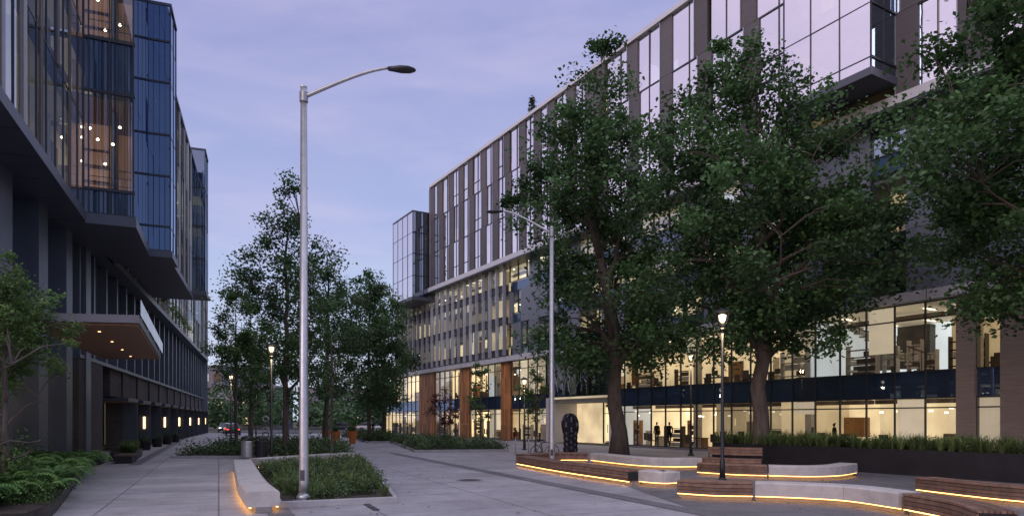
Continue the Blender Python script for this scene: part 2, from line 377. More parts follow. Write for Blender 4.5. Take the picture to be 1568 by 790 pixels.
def midpart(a0,a1,kind):
    for j in range(3):
        z0,z1=zs[j],zs[j+1]
        if kind=='grey':
            a=a0
            while a<a1-.01:
                b=min(a+1.5,a1); FR.box(G['grey_panels','greypanel'],a+.012,b-.012,-.15,.1,z0+.012,z1-.012,R.uniform(.9,1.08)); a=b
            FR.box(G['panel_backing','mull'],a0,a1,-.3,-.15,z0,z1)
        elif kind=='dark':
            curtain(FR,G,a0,a1,z0,z1,-.1,1.0,'glassclear' if j==1 else 'glassblue',rows=(z0+.9,))
            interior(FR,G,a0,a1,z0,z1,o=-.2,depth=4,lit=1.1 if j==1 else .12,room=5,dark=0)
        else:
            curtain(FR,G,a0,a1,z0+.95,z1,0,1.5,'glassmid',mw=.07,shades=.2)
            a=a0
            while a<a1-.01:
                b=min(a+1.5,a1); FR.pane(G['spandrel_glass','spandrel'],a,b,.015,z0,z0+.95)
                if R.random()<.33: FR.box(G['grey_panels','greypanel'],a+.01,b-.01,-.1,.12,z0,z1,R.uniform(.85,1.1))
                a=b
            FR.box(G['spandrel_backing','spback'],a0,a1,-.25,-.03,z0,z0+.9)
            interior(FR,G,a0,a1,z0+.1,z1,o=-.2,depth=5,lit=1.1,room=4,dark=.3,furn=(j<2))
        FR.box(G['slabs','slab'],a0,a1,-12,-.3,z0-.3,z0)
midpart(SN,-12.8,'grey'); midpart(-12.8,-11.0,'dark'); midpart(-11,-7.5,'grey'); midpart(-7.5,24.6,'win')
# fin volume
a0,a1=24.6,52.6
for j in range(3):
    z0,z1=zs[j],zs[j+1]
    curtain(FR,G,a0,a1,z0+.7,z1,.5,1.4,'glassmid',mw=.05,shades=.2)
    FR.box(G['dark_spandrels','darkpanel'],a0,a1,.2,.49,z0+.02,z0+.68)
    interior(FR,G,a0,a1,z0+.1,z1,o=.2,depth=3.2,lit=1.15,room=3,dark=.25,furn=False)
    FR.box(G['slabs','slab'],a0,a1,-12,.15,z0-.3,z0)
k=a0; q=0
while k<a1:
    FR.box(G['vertical_fins','white'],k-.04,k+.04,.5,.82,8.0,16.5,R.uniform(.6,1.))
    if q%2==0 or R.random()<.3: FR.box(G['fin_panels','darkpanel'],k+.08,k+.08+R.choice([.35,.5,.6]),.52,.6,7.98,R.choice([16.5,13.9,11.]),R.uniform(.7,2.))
    k+=1.4; q+=1
FR.box(G['end_wall','darkpanel'],52.62,52.9,-12,.8,7.96,16.5)
FR.box(G['upper_ledge','white'],SN,53.2,-.5,1.35,16.55,17.0)
FR.box(G['ledge_soffit','soffit'],SN,53.2,-.4,1.3,16.45,16.545)
# upper volume
UO=1.2; UE=40.5
fl=[17.0,20.75,24.5,28.25]
def stripes(a0,a1,gw,pw):
    a=a0; i=0
    while a<a1-.2:
        b=min(a+pw,a1); c=min(b+gw,a1)
        for j in range(3):
            z0,z1=fl[j],fl[j+1]
            sh=(0,-.22,.0)[j] if i%3==1 else (0,0,.3)[j] if i%3==2 else 0
            pa,pb=max(a0,a+sh),min(a1,b+sh)
            FR.box(G['brown_panels','brown'],pa,pb,UO-.1,UO+.08,z0+.01,z1-.01,R.uniform(.8,1.2))
            FR.box(G['panel_edge_trims','fin'],pb,min(pb+.05,a1+.01),UO-.1,UO+.14,z0+.01,z1-.01,R.uniform(.9,1.4))
            FR.pane(G['glazing_reflective','glassrefl'],max(a0,b-.35),min(c+.02,a1),UO,z0,z1,1,.014)
            FR.box(G['transoms','mull'],b-.3,min(c+.3,a1),UO-.05,UO+.05,z0-.05,z0+.05)
            if R.random()<.5: FR.box(G['transoms','mull'],b-.3,min(c+.3,a1),UO-.05,UO+.05,z0+1.1,z0+1.15)
        m=(b+c)/2 if i%2 else b+.35*(c-b); FR.box(G['mullions','mull'],m-.025,m+.025,UO-.03,UO+.05,fl[0],fl[-1])
        a=c; i+=1
stripes(10,UE,1.45,1.0); stripes(-8.4,10,2.3,1.05); stripes(SN,-13.0,1.7,1.3)
for j in range(3):
    interior(FR,G,SN,4,fl[j]+.1,fl[j+1],o=UO-.25,depth=6,lit=.5,room=5,dark=.6,furn=False,lamps=False)
    interior(FR,G,4,UE,fl[j]+.1,fl[j+1],o=UO-.25,depth=6,lit=1.2,room=3.5,dark=.5,furn=False,lamps=False)
    FR.box(G['slabs','slab'],SN,UE,-12,UO-.25,fl[j+1]-.3 if j<2 else 28.1,fl[j+1])
FR.box(G['parapet','white'],SN,UE+.02,UO-.4,UO+.24,28.26,28.55)
FR.box(G['upper_end_wall','brown'],UE,UE+.3,-12,UO+.1,17,28.25)
FR.box(G['back_wall','greypanel'],SN,52.6,-12.4,-12,0,28.2)
FR.box(G['back_wall','greypanel'],SN-.3,SN,-12.4,0,0,28.2)
def bay(fr,G,a0,a1,o0,o1,z0,z1,rows,glass,sg,mod=1.5,retmod=None):
    curtain(fr,G,a0,a1,z0,z1,o1,mod,glass,rows=rows,mw=.05,md=.07)
    zz=[z0]+list(rows)+[z1]
    nr=max(1,round((o1-o0)/(retmod or 1.)));w=(o1-o0)/nr
    for a in (a0,a1):
        for j in range(len(zz)-1):
            for q in range(nr): fr.cross(G['return_glazing',sg],a+R.uniform(-.004,.004),o0+q*w,o0+(q+1)*w,zz[j],zz[j+1])
            fr.box(G['return_transoms','mull'],a-.05,a+.05,o0,o1,zz[j]-.05,zz[j]+.05)
        for q in range(nr+1): fr.box(G['return_mullions','mull'],a-.03,a+.03,o0+q*w-.03,o0+q*w+.03,z0,z1)
    fr.box(G['bay_soffit','soffit'],a0-.08,a1+.08,o0,o1+.1,z0-.35,z0)
    fr.box(G['bay_roof','darkpanel'],a0-.04,a1+.04,o0,o1+.06,z1,z1+.15)
bay(FR,G,-13,-8.4,UO,3.2,17.8,29.3,(18.3,20.75,24.5,28.2),'glassrefl','glasssky',mod=1.55,retmod=1.)
for j in range(3): interior(FR,G,-12.8,-8.6,fl[j]+.9,fl[j+1],o=3.,depth=5,lit=.3,room=4,dark=.4,furn=False,lamps=False)
bay(FR,G,41,47.2,-6,3.2,15.9,25.5,(18.3,20.8,23.2),'glassrefl','glassblue',mod=1.5,retmod=1.3)
for z in (17.1,20.75): interior(FR,G,41.2,47,z,z+3.6,o=3.,depth=8,lit=.5,room=4,dark=.4,furn=False)
FR.box(G['stair_core','greypanel'],41.1,47.1,-11.9,-6.1,17,25.3)
G.make()

# ------------------------------------------------------------------ LEFT BUILDING
G=Group('glass_office_building')
F1=Frame((-21.5,36.),(-.3412,.94),(.94,.3412)); F2=Frame((-14.05,18.7),(-.3872,.922),(.922,.3872))
lv=[11.0,15.0,19.0,23.0,27.0]
def leftface(fr,a0,a1,o,z0,z1,lev,per=2.2,glass='glassmid',lit=.5,dens=.6,lamps=True):
    ls=[z for z in lev if z0<=z<=z1]
    if z0 not in ls: ls=[z0]+ls
    if z1 not in ls: ls=ls+[z1]
    curtain(fr,G,a0,a1,z0,z1,o,1.3,glass,rows=ls[1:-1],mw=.04,md=.07,shades=.1)
    a=a0+.3
    while a<a1-.6:
        w=R.uniform(.3,.6)
        for j in range(len(ls)-1):
            if R.random()<dens: fr.box(G['brown_fins','brown'],a,a+w,o+.01,o+.05,ls[j]+.02,ls[j+1]-.02,R.uniform(.8,1.5))
        if R.random()<.5: fr.box(G['light_fins','white'],a+w+.1,a+w+.13,o+.01,o+.11,z0,z1)
        a+=R.uniform(.75,1.25)*per
    for j in range(len(ls)-1):
        interior(fr,G,a0+.1,a1-.1,ls[j]+.1,ls[j+1]-.1,o=o-.2,depth=4.5,lit=lit,room=4,dark=.45,furn=False,lamps=lamps)
        fr.box(G['slab_edges','slab'],a0,a1,o-6,o-.12,ls[j]-.15,ls[j]+.12)
leftface(F2,-8.,12.,0,11.0,27.0,lv,per=2.4,glass='glassmid',lit=.3,lamps=False)
F2.box(G['soffit','soffit'],-8.,12,-6,.12,10.6,11.0)
for k in range(9): F2.box(G['soffit_joints','mull'],-8+k*2.4,-7.97+k*2.4,-6,.1,10.594,10.6)
# bay 1
a0,a1=12.,18.6
curtain(F2,G,a0,a1,11.0,27.,1.95,1.65,'glasssky',rows=(12.,16.4,18.6,22.6,25.),mw=.03,md=.05)
zz=[11.,12.1,16.4,18.7,23.,27.]
for j in range(5):
    F2.cross(G['return_glass_'+('dark' if j in(0,2) else 'lit'),'spandrel' if j in(0,2) else 'glassmid'],a0,0,1.95,zz[j],zz[j+1])
    if j in (0,2): F2.box(G['return_backing','spback'],a0+.06,a0+.2,.05,1.85,zz[j]+.05,zz[j+1]-.05)
for z in zz: F2.box(G['return_transoms','mull'],a0-.06,a0+.06,0,2.0,z-.06,z+.06)
for o in (0.02,.2,1.0,1.92): F2.box(G['return_mullions','mull'],a0-.05,a0+.05,o-.025,o+.025,11,27)
for j in (1,3,4):
    z0,z1=zz[j],zz[j+1]
    F2.pane(G['bay_back_wall','orange'],a0+.1,a1,-.6,z0,z1,1,0)
    F2.cross(G['bay_inner_wall','orange'],a1-3.2,-.6,.7,z0,z1,.8)
    F2.cross(G['bay_inner_wall','orange'],a1-2.2,.7,1.8,z0,z1,.45)
    for q in range(4): F2.box(G['bay_inner_shelves','soffwood'],a1-3.5,a1-3.25,-.5,.6,z0+.5+q*.75,z0+.55+q*.75,.6)
    F2.box(G['bay_columns','furn'],a0+1.6,a0+1.9,.85,1.1,z0,z1,1.5)
    for q in range(3): F2.box(G['bay_railing','mull'],a0+.5,a0+.53,.1,1.8,z0+.35+q*.35,z0+.38+q*.35)
    F2.box(G['bay_ceiling','soffwood'],a0+.25,a1-.1,-.6,1.85,z1-.2,z1-.1,.6)
    F2.box(G['bay_floor','infloor'],a0+.25,a1-.1,-.6,1.85,z0-.04,z0+.06)
    for k in range(5):
        p=F2.pt(a0+.6+k*.5,.15+(k*.83)%1.5,z1-.55-R.uniform(0,2.2))
        G['pendant_lights','bulb']._lathe(p,[(.02,-.06),(.055,-.035),(.065,0),(.04,.04),(.01,.06)],10,.5)
        G['pendant_cords','mull'].tube([p,(p[0],p[1],z1-.2)],[.006,.006],4)
F2.box(G['bay_soffit','soffit'],a0-.1,a1+.1,-6,2.05,10.55,11.0)
leftface(F1,-2,70,0,11.0,21.0,[11,14.4,17.8,21.],per=2.6,glass='glassmid',lit=1.)
F1.box(G['soffit','soffit'],-1,70,-4,.12,10.65,11.0)
bay(F1,G,-.5,1.9,.0,3.2,11.0,24.1,(12.3,15.,17.2,20.,22.2),'glasssky','glasssky',mod=1.2,retmod=3.2)
F1.box(G['bay_core','greypanel'],0.6,1.2,.3,2.6,11.1,24.0,.6)
for z in (12.4,15.1,17.3,20.1): F1.box(G['bay_floors','slab'],-.4,.6,.1,3.1,z-.3,z)
leftface(F1,1.9,17.,2.7,11.6,22.,[11.6,14.9,18.4,22.],per=2.4,glass='glassmid',lit=.9,dens=.5)
F1.box(G['bay_soffit','soffit'],1.9,17,0,2.8,11.25,11.6)
F1.box(G['roof_cap','darkpanel'],1.9,17,0,2.8,22.,22.2)
bay(F1,G,17.,19.5,0,3.6,12,22.9,(14.5,17.,20.,),'glassblue','glassblue',mod=1.2,retmod=3.6)
for z in (14.6,17.1): interior(F1,G,17.1,19.4,z,z+2.3,o=3.4,depth=3,lit=1.,room=4,dark=0,furn=False)
F1.box(G['roof','darkpanel'],-2,70,-12,-.05,20.9,21.1)
F2.box(G['roof','darkpanel'],-8,18.6,-9,0,27.,27.3)
F1.box(G['back_wall','darkpanel'],-20,70,-12.4,-12,0,21)
F1.box(G['end_wall','greypanel'],70,70.3,-12,.0,0,21)
def lowpanel(a0,a1,z0,z1,o=-1.0):
    a=a0
    while a<a1-.01:
        b=min(a+1.5,a1)
        F1.box(G['lower_panels','greypanel'],a+.01,b-.01,o-.3,o,z0,z1,R.uniform(.55,.72)); a=b
cols=[(-19.5,-17.6),(-14.3,-12.6),(-9.6,-8.4),(-5.6,-4.6),(-2.,-1.)]
for a,b in cols: F1.box(G['tall_piers','darkpanel'],a,b,-1.6,-.4,0,10.64,1.5)
curtain(F1,G,-20,-3,5.6,10.6,-1.3,1.3,'glassblue',rows=(7.8,))
curtain(F1,G,-20,-3,.1,4.9,-1.3,1.35,'glassclear',rows=(3.0,),shades=.1)
F1.box(G['lower_spandrel','darkpanel'],-20,-3,-1.6,-1.2,4.9,5.6,1.3)
interior(F1,G,-20,-3,.05,4.9,o=-1.5,depth=5,lit=.7,room=4,dark=.1)
interior(F1,G,-20,-3,5.6,10.5,o=-1.5,depth=4,lit=.15,room=5,dark=.5,furn=False,lamps=False)
lowpanel(-3,70,5.2,10.62)
for k in range(24): F1.box(G['clerestory_windows','spback'],-2+k*3,-.6+k*3,-.995,-.97,6.,9.)
for k in range(24): F1.box(G['slender_piers','darkpanel'],-2.6+k*3,-2.3+k*3,-1.,-.55,5.2,10.62,1.6)
# brick base with openings
F1.box(G['brick_wall','brick'],-3,2.2,-1.3,-.5,0,4.99)
F1.box(G['brick_wall','brick'],2.2,5.2,-1.5,-1.1,0,4.99)
k=5.4; idx=0
while k<68:
    F1.box(G['brick_wall','brick'],k+3.2,k+5.2,-1.6,-.6,0,4.99)
    F1.box(G['brick_wall','brick'],k-.2,k+3.2,-1.6,-.7,3.4,4.99)
    F1.box(G['opening_canopies','darkpanel'],k-.1,k+3.3,-1.6,.25,3.1,3.3)
    F1.box(G['opening_soffits','soffwood'],k,k+3.2,-1.5,.2,3.06,3.098)
    F1.box(G['opening_end_fins','darkpanel'],k+3.22,k+3.3,-.6,.22,0.,3.1,1.)
    curtain(F1,G,k-.2,k+3.2,.1,3.1,-1.9,1.1,'glassclear',rows=(2.4,))
    F1.box(G['brick_sill','brick'],k-.2,k+3.2,-2.1,-1.8,0,.1)
    F1.box(G['shop_back_wall','inwall'],k-.2,k+3.2,-4.1,-4.,0,3.3,R.uniform(.08,.22))
    if idx%2==1:
        F1.box(G['sconces','sconce'],k+3.12,k+3.21,-.24,-.12,1.35,2.2)
        F1.box(G['sconce_caps','mull'],k+3.1,k+3.22,-.26,-.10,2.202,2.26)
    k+=5.4; idx+=1
F1.box(G['brick_coping','darkpanel'],-3,70,-1.6,-.45,5.,5.18,1.4)
def quadprism(part,P,z0,z1,tone=1.): part.hexa([(x,y,z0) for x,y in P]+[(x,y,z1) for x,y in P],tone)
CP=[(-15.3,21.),(-11.8,21.6),(-17.6,34.2),(-20.3,34.)]
quadprism(G['canopy_fascia','greypanel'],CP,5.05,5.3,.7)
cc=Vector((sum(p[0] for p in CP)/4,sum(p[1] for p in CP)/4))
quadprism(G['canopy_soffit','soffwood'],[tuple(cc+(Vector(p)-cc)*.97) for p in CP],4.98,5.045)
for i in range(4):
    t=(i+.5)/4; x=-13.6+(-18.9+13.6)*t; y=21.6+(33.6-21.6)*t
    G['canopy_downlights','sconce']._lathe((x+.3,y,4.955),[(.045,0),(.045,.02)],10,.6)
G['canopy_glass_edge','glassclear'].quad([(-11.75,21.6,5.3),(-17.5,34.2,5.3),(-17.5,34.2,5.8),(-11.75,21.6,5.8)])
G.make()

# ------------------------------------------------------------------ GROUND
def sheet(name,pts,z,mat):
    p=Part(); p.quad([(x,y,z) for x,y in pts]); return p.make(name,mat)
sheet('ground',[(-900,-300),(900,-300),(900,1500),(-900,1500)],-.012,'groundm')
sheet('plaza_paving',[(-12,-12),(40,-12),(40,20),(12.3+13.,43.5-22.4),(-18.1,95),(-52,104),(-30,50),(-14,10)],-.004,'concrete')
sheet('sidewalk',[(-9.,8),(-4.2,8),(-5.6,14.3),(-11,26.5),(-18.,44),(-38,95),(-47,104),(-22.6,36),(-17.3,21)],.0045,'walk')
sheet('aggregate_paving',[tuple(p) for p in catmull([(2.2,29),(3.2,25.5),(3.4,22),(3.6,19),(4.2,14),(5,6)],6)]+[(30,4),(25,20),(16,33),(9.,35),(5,32.5)],.003,'aggregate')
sheet('road',[(-62,112),(90,112),(90,122),(-62,122)],.004,'asphalt')
sheet('side_street',[(-36,95),(-28,95),(-64,190),(-74,190)],.009,'asphalt')
bp=Part()
sd=Vector((-.3948,.9188)); sn=Vector((.9188,.3948))
for o0,a0,a1 in ((1.2,10,80),(9.5,10,40),(-3.4,34,90)):
    p=sn*o0
    q=[p+sd*a0-sn*.25,p+sd*a0+sn*.25,p+sd*a1+sn*.25,p+sd*a1-sn*.25]; bp.quad([(v.x,v.y,.0085) for v in q])
bp.make('paving_band','aggregate')
g=Group('manhole_cover'); g['lid','darkmetal']._lathe((-1.4,22.5,.0),[(.36,.0),(.36,.013),(.3,.016)],24,1.5); g['ring','kerb']._lathe((-1.4,22.5,.0),[(.44,.0),(.44,.009)],24,.8); g.make()
g=Group('trench_drain')
for k in range(30):
    p=sn*3.2+sd*(15+k*.5); g['grate','darkmetal'].hexa([(*(p+sd*a+sn*b),z) for z in (.0,.014) for a,b in ((0,-.07),(.44,-.07),(.44,.07),(0,.07))],1.5)
g.make()

# ------------------------------------------------------------------ TREES
def leafmesh(name, C, size, mat, parent, tone, up=.35, asp=.72):
    n=len(C); rg=np.random.default_rng(len(C)+int(abs(C[0,0]*10)))
    nr=rg.normal(size=(n,3)); nr/=np.linalg.norm(nr,axis=1)[:,None]; nr[:,2]=np.abs(nr[:,2])+up; nr/=np.linalg.norm(nr,axis=1)[:,None]
    a=rg.normal(size=(n,3)); u=np.cross(nr,a); u/=np.linalg.norm(u,axis=1)[:,None]; w=np.cross(nr,u)
    s=(size*rg.uniform(.6,1.25,n))[:,None]
    V=np.empty((n,4,3))
    V[:,0]=C-u*s*.5; V[:,1]=C-w*s*asp*.5-u*s*.1-nr*s*.05; V[:,2]=C+u*s*.55-nr*s*.12; V[:,3]=C+w*s*asp*.5-u*s*.1-nr*s*.05
    me=bpy.data.meshes.new(name); me.vertices.add(n*4); me.vertices.foreach_set('co',V.reshape(-1).astype(np.float32))
    me.loops.add(n*4); me.loops.foreach_set('vertex_index',np.arange(n*4,dtype=np.int32))
    me.polygons.add(n); me.polygons.foreach_set('loop_start',np.arange(0,n*4,4,dtype=np.int32)); me.polygons.foreach_set('loop_total',np.full(n,4,dtype=np.int32))
    me.update(calc_edges=True)
    at=me.attributes.new('tone','FLOAT','FACE'); at.data.foreach_set('value',tone.astype(np.float32))
    me.materials.append(M[mat]); ob=bpy.data.objects.new(name,me); COL.objects.link(ob); ob.parent=parent; return ob
def tree(name,base,prof,trunk_r,ncl,per,lsize,clr,mat='leafd',seed=1,first=None,keep=None,lean=(0,0),nlimb=12,flat=.6):
    """prof: list of (z, radius, dx, dy) from top to bottom"""
    rg=np.random.default_rng(seed); rr=random.Random(seed)
    P=sorted(prof); Z=np.array([p[0] for p in P]); RR=np.array([p[1] for p in P]); DX=np.array([p[2] for p in P]); DY=np.array([p[3] if len(p)>3 else 0 for p in P])
    top=Z[-1]; bot=Z[0]; e=empty(name); bx,by=base
    def ctr(z): return np.interp(z,Z,DX),np.interp(z,Z,DY)
    cl=[]
    zz=np.linspace(bot,top,200); ww=np.interp(zz,Z,RR)**1.5+.15; ww/=ww.sum()
    tries=0
    while len(cl)<ncl and tries<ncl*30:
        tries+=1
        z=rg.choice(zz,p=ww)+rg.normal()*.1; r=np.interp(z,Z,RR); an=rg.uniform(0,2*math.pi); q=r*rg.uniform(0,1)**.42
        lob=1+.28*math.sin(3*an+z*.9+seed)+.16*math.sin(5*an-z*1.7)
        q*=lob; cx,cy=ctr(z); x=bx+cx+q*math.cos(an); y=by+cy+q*math.sin(an)
        if keep and not keep(x,y,z): continue
        if math.sin(x*1.15+seed)+math.sin(y*1.05+z*.5)+math.sin(z*1.35+x*.4)<-1.15: continue
        cl.append((x,y,z,an))
    wood=Part(); tz=top*.86; pts=[];rad=[]
    f=first or bot*1.0
    for k in range(15):
        t=k/14; z=tz*t; cx,cy=ctr(z); b=max(0,(z-f*.6)/(tz-f*.6))
        pts.append(Vector((bx+cx*b*.8+lean[0]*math.sin(t*3.1)+rr.uniform(-1,1)*trunk_r*.4*(k>0), by+cy*b*.8+lean[1]*t+rr.uniform(-1,1)*trunk_r*.4*(k>0), z-.05)))
        rad.append(trunk_r*(1.45 if k==0 else 1.05 if k==1 else 1)*(1-t)**.75+.02)
    wood.tube(pts,rad,12)
    def trunk_at(z):
        t=max(0,min(.999,z/tz))*14; i=int(t); return pts[i].lerp(pts[i+1],t-i),rad[i]*(1-(t-i))+rad[i+1]*(t-i)
    nodes=[]
    for i in range(nlimb):
        t=(i+.5)/nlimb; z0=f+(tz*.93-f)*t**1.1; p0,r0=trunk_at(z0)
        an=i*2.4+rr.uniform(-.4,.4); z1=min(top*.97,z0+rr.uniform(.12,.3)*(top-f)*(1-t*.4)); r=np.interp(z1,Z,RR)*rr.uniform(.6,.9)
        cx,cy=ctr(z1); p1=Vector((bx+cx+r*math.cos(an),by+cy+r*math.sin(an),z1))
        if keep and not keep(p1.x,p1.y,p1.z): p1=p0.lerp(p1,.4)
        seg=[];rs=[]
        for k in range(7):
            u=k/6; q=p0.lerp(p1,u); q.z=p0.z+(p1.z-p0.z)*(u**.75 if i%2 else u**1.2); q+=Vector((rr.uniform(-1,1),rr.uniform(-1,1),rr.uniform(-.6,.6)))*.12*(k>0)
            seg.append(q); rs.append(max(.018,r0*.62*(1-u)**.9))
            if k>1: nodes.append((q,rs[-1]))
        wood.tube(seg,rs,7)
    for k in range(5,14): nodes.append((pts[k],rad[k]*.6))
    NP=np.array([[n[0].x,n[0].y,n[0].z] for n in nodes])
    Cs=[];Ts=[]
    for (x,y,z,an) in cl:
        d=np.linalg.norm(NP-np.array([x,y,z]),axis=1)+np.maximum(0,NP[:,2]-z)*1.2; i=int(d.argmin()); p=nodes[i][0]
        c=Vector((x,y,z)); m=p.lerp(c,.5)+Vector((0,0,.12*d[i]))
        wood.tube([p,m,c],[min(nodes[i][1]*.7,.05)+.008,.02,.007],4,cap=False)
        cr=clr*rr.uniform(.55,1.3)*(.75+.25*min(1,np.interp(z,Z,RR)/3))
        n=int(per*rr.uniform(.4,1.5))
        g=rg.normal(size=(n,3))*np.array([.62,.40,.36*flat/.6])*cr
        lim=np.linalg.norm(g,axis=1); g=g[lim<cr*1.6]; n=len(g)
        pitch=rr.uniform(-.35,.6); a2=an+rr.uniform(-.7,.7)
        x0,y0,z0=g[:,0].copy(),g[:,1].copy(),g[:,2].copy()
        xx=x0*math.cos(pitch)-z0*math.sin(pitch); z2=x0*math.sin(pitch)+z0*math.cos(pitch)
        G2=np.c_[xx*math.cos(a2)-y0*math.sin(a2), xx*math.sin(a2)+y0*math.cos(a2), z2-.15*(xx**2)/cr]
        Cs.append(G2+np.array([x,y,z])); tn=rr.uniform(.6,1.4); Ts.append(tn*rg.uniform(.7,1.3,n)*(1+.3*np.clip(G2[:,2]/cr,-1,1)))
    wood.make('trunk_and_limbs','bark',e,True)
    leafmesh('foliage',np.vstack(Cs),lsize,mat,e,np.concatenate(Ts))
    return e
def facade_clear(m):
    def k(x,y,z):
        o=(x-12.3)*-.8622+(y-43.5)*-.5066
        return o>m+(2.6 if z>16 else 0)
    return k
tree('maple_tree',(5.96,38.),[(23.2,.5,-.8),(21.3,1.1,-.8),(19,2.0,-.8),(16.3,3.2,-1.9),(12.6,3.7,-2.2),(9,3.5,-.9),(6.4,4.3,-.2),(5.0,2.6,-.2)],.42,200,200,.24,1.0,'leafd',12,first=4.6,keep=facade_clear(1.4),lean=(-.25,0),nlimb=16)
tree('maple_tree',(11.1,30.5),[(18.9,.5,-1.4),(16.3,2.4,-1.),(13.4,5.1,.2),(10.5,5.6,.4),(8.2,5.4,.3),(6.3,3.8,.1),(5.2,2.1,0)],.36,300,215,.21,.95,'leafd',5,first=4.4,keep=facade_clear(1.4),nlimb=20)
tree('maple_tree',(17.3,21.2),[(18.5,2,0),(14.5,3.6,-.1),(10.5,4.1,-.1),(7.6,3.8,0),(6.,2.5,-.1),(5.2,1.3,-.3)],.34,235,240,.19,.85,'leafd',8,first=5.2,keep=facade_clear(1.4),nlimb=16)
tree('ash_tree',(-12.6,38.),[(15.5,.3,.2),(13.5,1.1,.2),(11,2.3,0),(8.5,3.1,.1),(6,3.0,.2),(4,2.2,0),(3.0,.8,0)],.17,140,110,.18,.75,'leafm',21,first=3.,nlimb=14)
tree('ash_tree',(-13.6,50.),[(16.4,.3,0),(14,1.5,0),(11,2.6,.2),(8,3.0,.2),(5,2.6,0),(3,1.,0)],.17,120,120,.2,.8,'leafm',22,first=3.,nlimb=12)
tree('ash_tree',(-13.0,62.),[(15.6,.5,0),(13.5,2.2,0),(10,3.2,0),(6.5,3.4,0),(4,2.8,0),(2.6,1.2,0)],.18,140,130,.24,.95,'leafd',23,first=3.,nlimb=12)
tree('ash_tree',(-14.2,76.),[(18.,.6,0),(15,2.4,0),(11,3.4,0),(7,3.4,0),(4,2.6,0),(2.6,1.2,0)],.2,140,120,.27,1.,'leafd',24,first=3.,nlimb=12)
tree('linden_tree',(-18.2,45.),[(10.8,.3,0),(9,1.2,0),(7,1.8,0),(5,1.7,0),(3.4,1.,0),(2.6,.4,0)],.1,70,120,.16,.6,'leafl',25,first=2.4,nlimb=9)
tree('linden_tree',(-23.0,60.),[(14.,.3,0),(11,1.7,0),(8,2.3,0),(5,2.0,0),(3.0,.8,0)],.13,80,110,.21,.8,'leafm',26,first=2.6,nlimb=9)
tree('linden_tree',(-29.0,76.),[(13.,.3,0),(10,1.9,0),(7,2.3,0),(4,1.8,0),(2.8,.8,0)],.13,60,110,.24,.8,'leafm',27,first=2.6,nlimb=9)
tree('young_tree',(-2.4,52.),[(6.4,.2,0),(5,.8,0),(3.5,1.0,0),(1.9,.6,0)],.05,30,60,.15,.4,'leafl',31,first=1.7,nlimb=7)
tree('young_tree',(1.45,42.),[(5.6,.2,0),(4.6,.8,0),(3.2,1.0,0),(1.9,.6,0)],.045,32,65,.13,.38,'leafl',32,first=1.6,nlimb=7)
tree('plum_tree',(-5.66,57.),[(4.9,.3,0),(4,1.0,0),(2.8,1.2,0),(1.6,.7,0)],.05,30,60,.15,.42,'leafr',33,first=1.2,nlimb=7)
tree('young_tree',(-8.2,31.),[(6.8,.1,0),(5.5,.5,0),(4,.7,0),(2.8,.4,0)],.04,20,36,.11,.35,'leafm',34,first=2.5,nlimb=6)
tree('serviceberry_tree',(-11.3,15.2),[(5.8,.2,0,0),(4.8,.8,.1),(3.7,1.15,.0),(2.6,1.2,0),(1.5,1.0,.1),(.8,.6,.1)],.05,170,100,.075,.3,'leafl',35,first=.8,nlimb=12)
e=empty('fir_tree'); w=Part(); w.tube([(3.2,108,0),(3.2,108,52.5)],[.6,.03],8); w.make('trunk','bark',e)
rg=np.random.default_rng(3); C=[]
for k in range(260):
    z=22+31*(k/260); L=(53.5-z)*.19+.25; an=k*2.399; m=int(20+L*16)
    t=rg.uniform(0.05,1,m); C.append(np.c_[3.2+L*t*math.cos(an)+rg.normal(size=m)*.12,108+L*t*math.sin(an)+rg.normal(size=m)*.12,z-.25*L*t+rg.normal(size=m)*.1])
C=np.vstack(C); leafmesh('foliage',C,.38,'needle',e,rg.uniform(.6,1.3,len(C)),asp=.4)
rg=np.random.default_rng(9); C=[];T=[]
for k in range(150):
    x=rg.uniform(-62,40); y=rg.uniform(128,150); h=rg.uniform(3,9); n=150
    C.append(np.c_[x+rg.normal(size=n)*1.6,y+rg.normal(size=n)*1.2,h*rg.uniform(.15,1,n)]); T.append(rg.uniform(.6,1.2)*rg.uniform(.7,1.2,n))
e=empty('distant_trees'); leafmesh('foliage',np.vstack(C),.8,'leafd',e,np.concatenate(T))
rg=np.random.default_rng(19); C=np.vstack([np.c_[rg.normal(cx,sx,n),rg.normal(cy,sy,n),rg.uniform(.014,.03,n)] for cx,cy,sx,sy,n in ((8,26,4,5,260),(-4.5,22,2,5,120),(-12,33,2.5,4,90),(0,14,5,3,70))])
e=empty('fallen_leaves'); leafmesh('leaf_litter',C,.09,'litter',e,rg.uniform(.5,1.5,len(C)),up=6.)

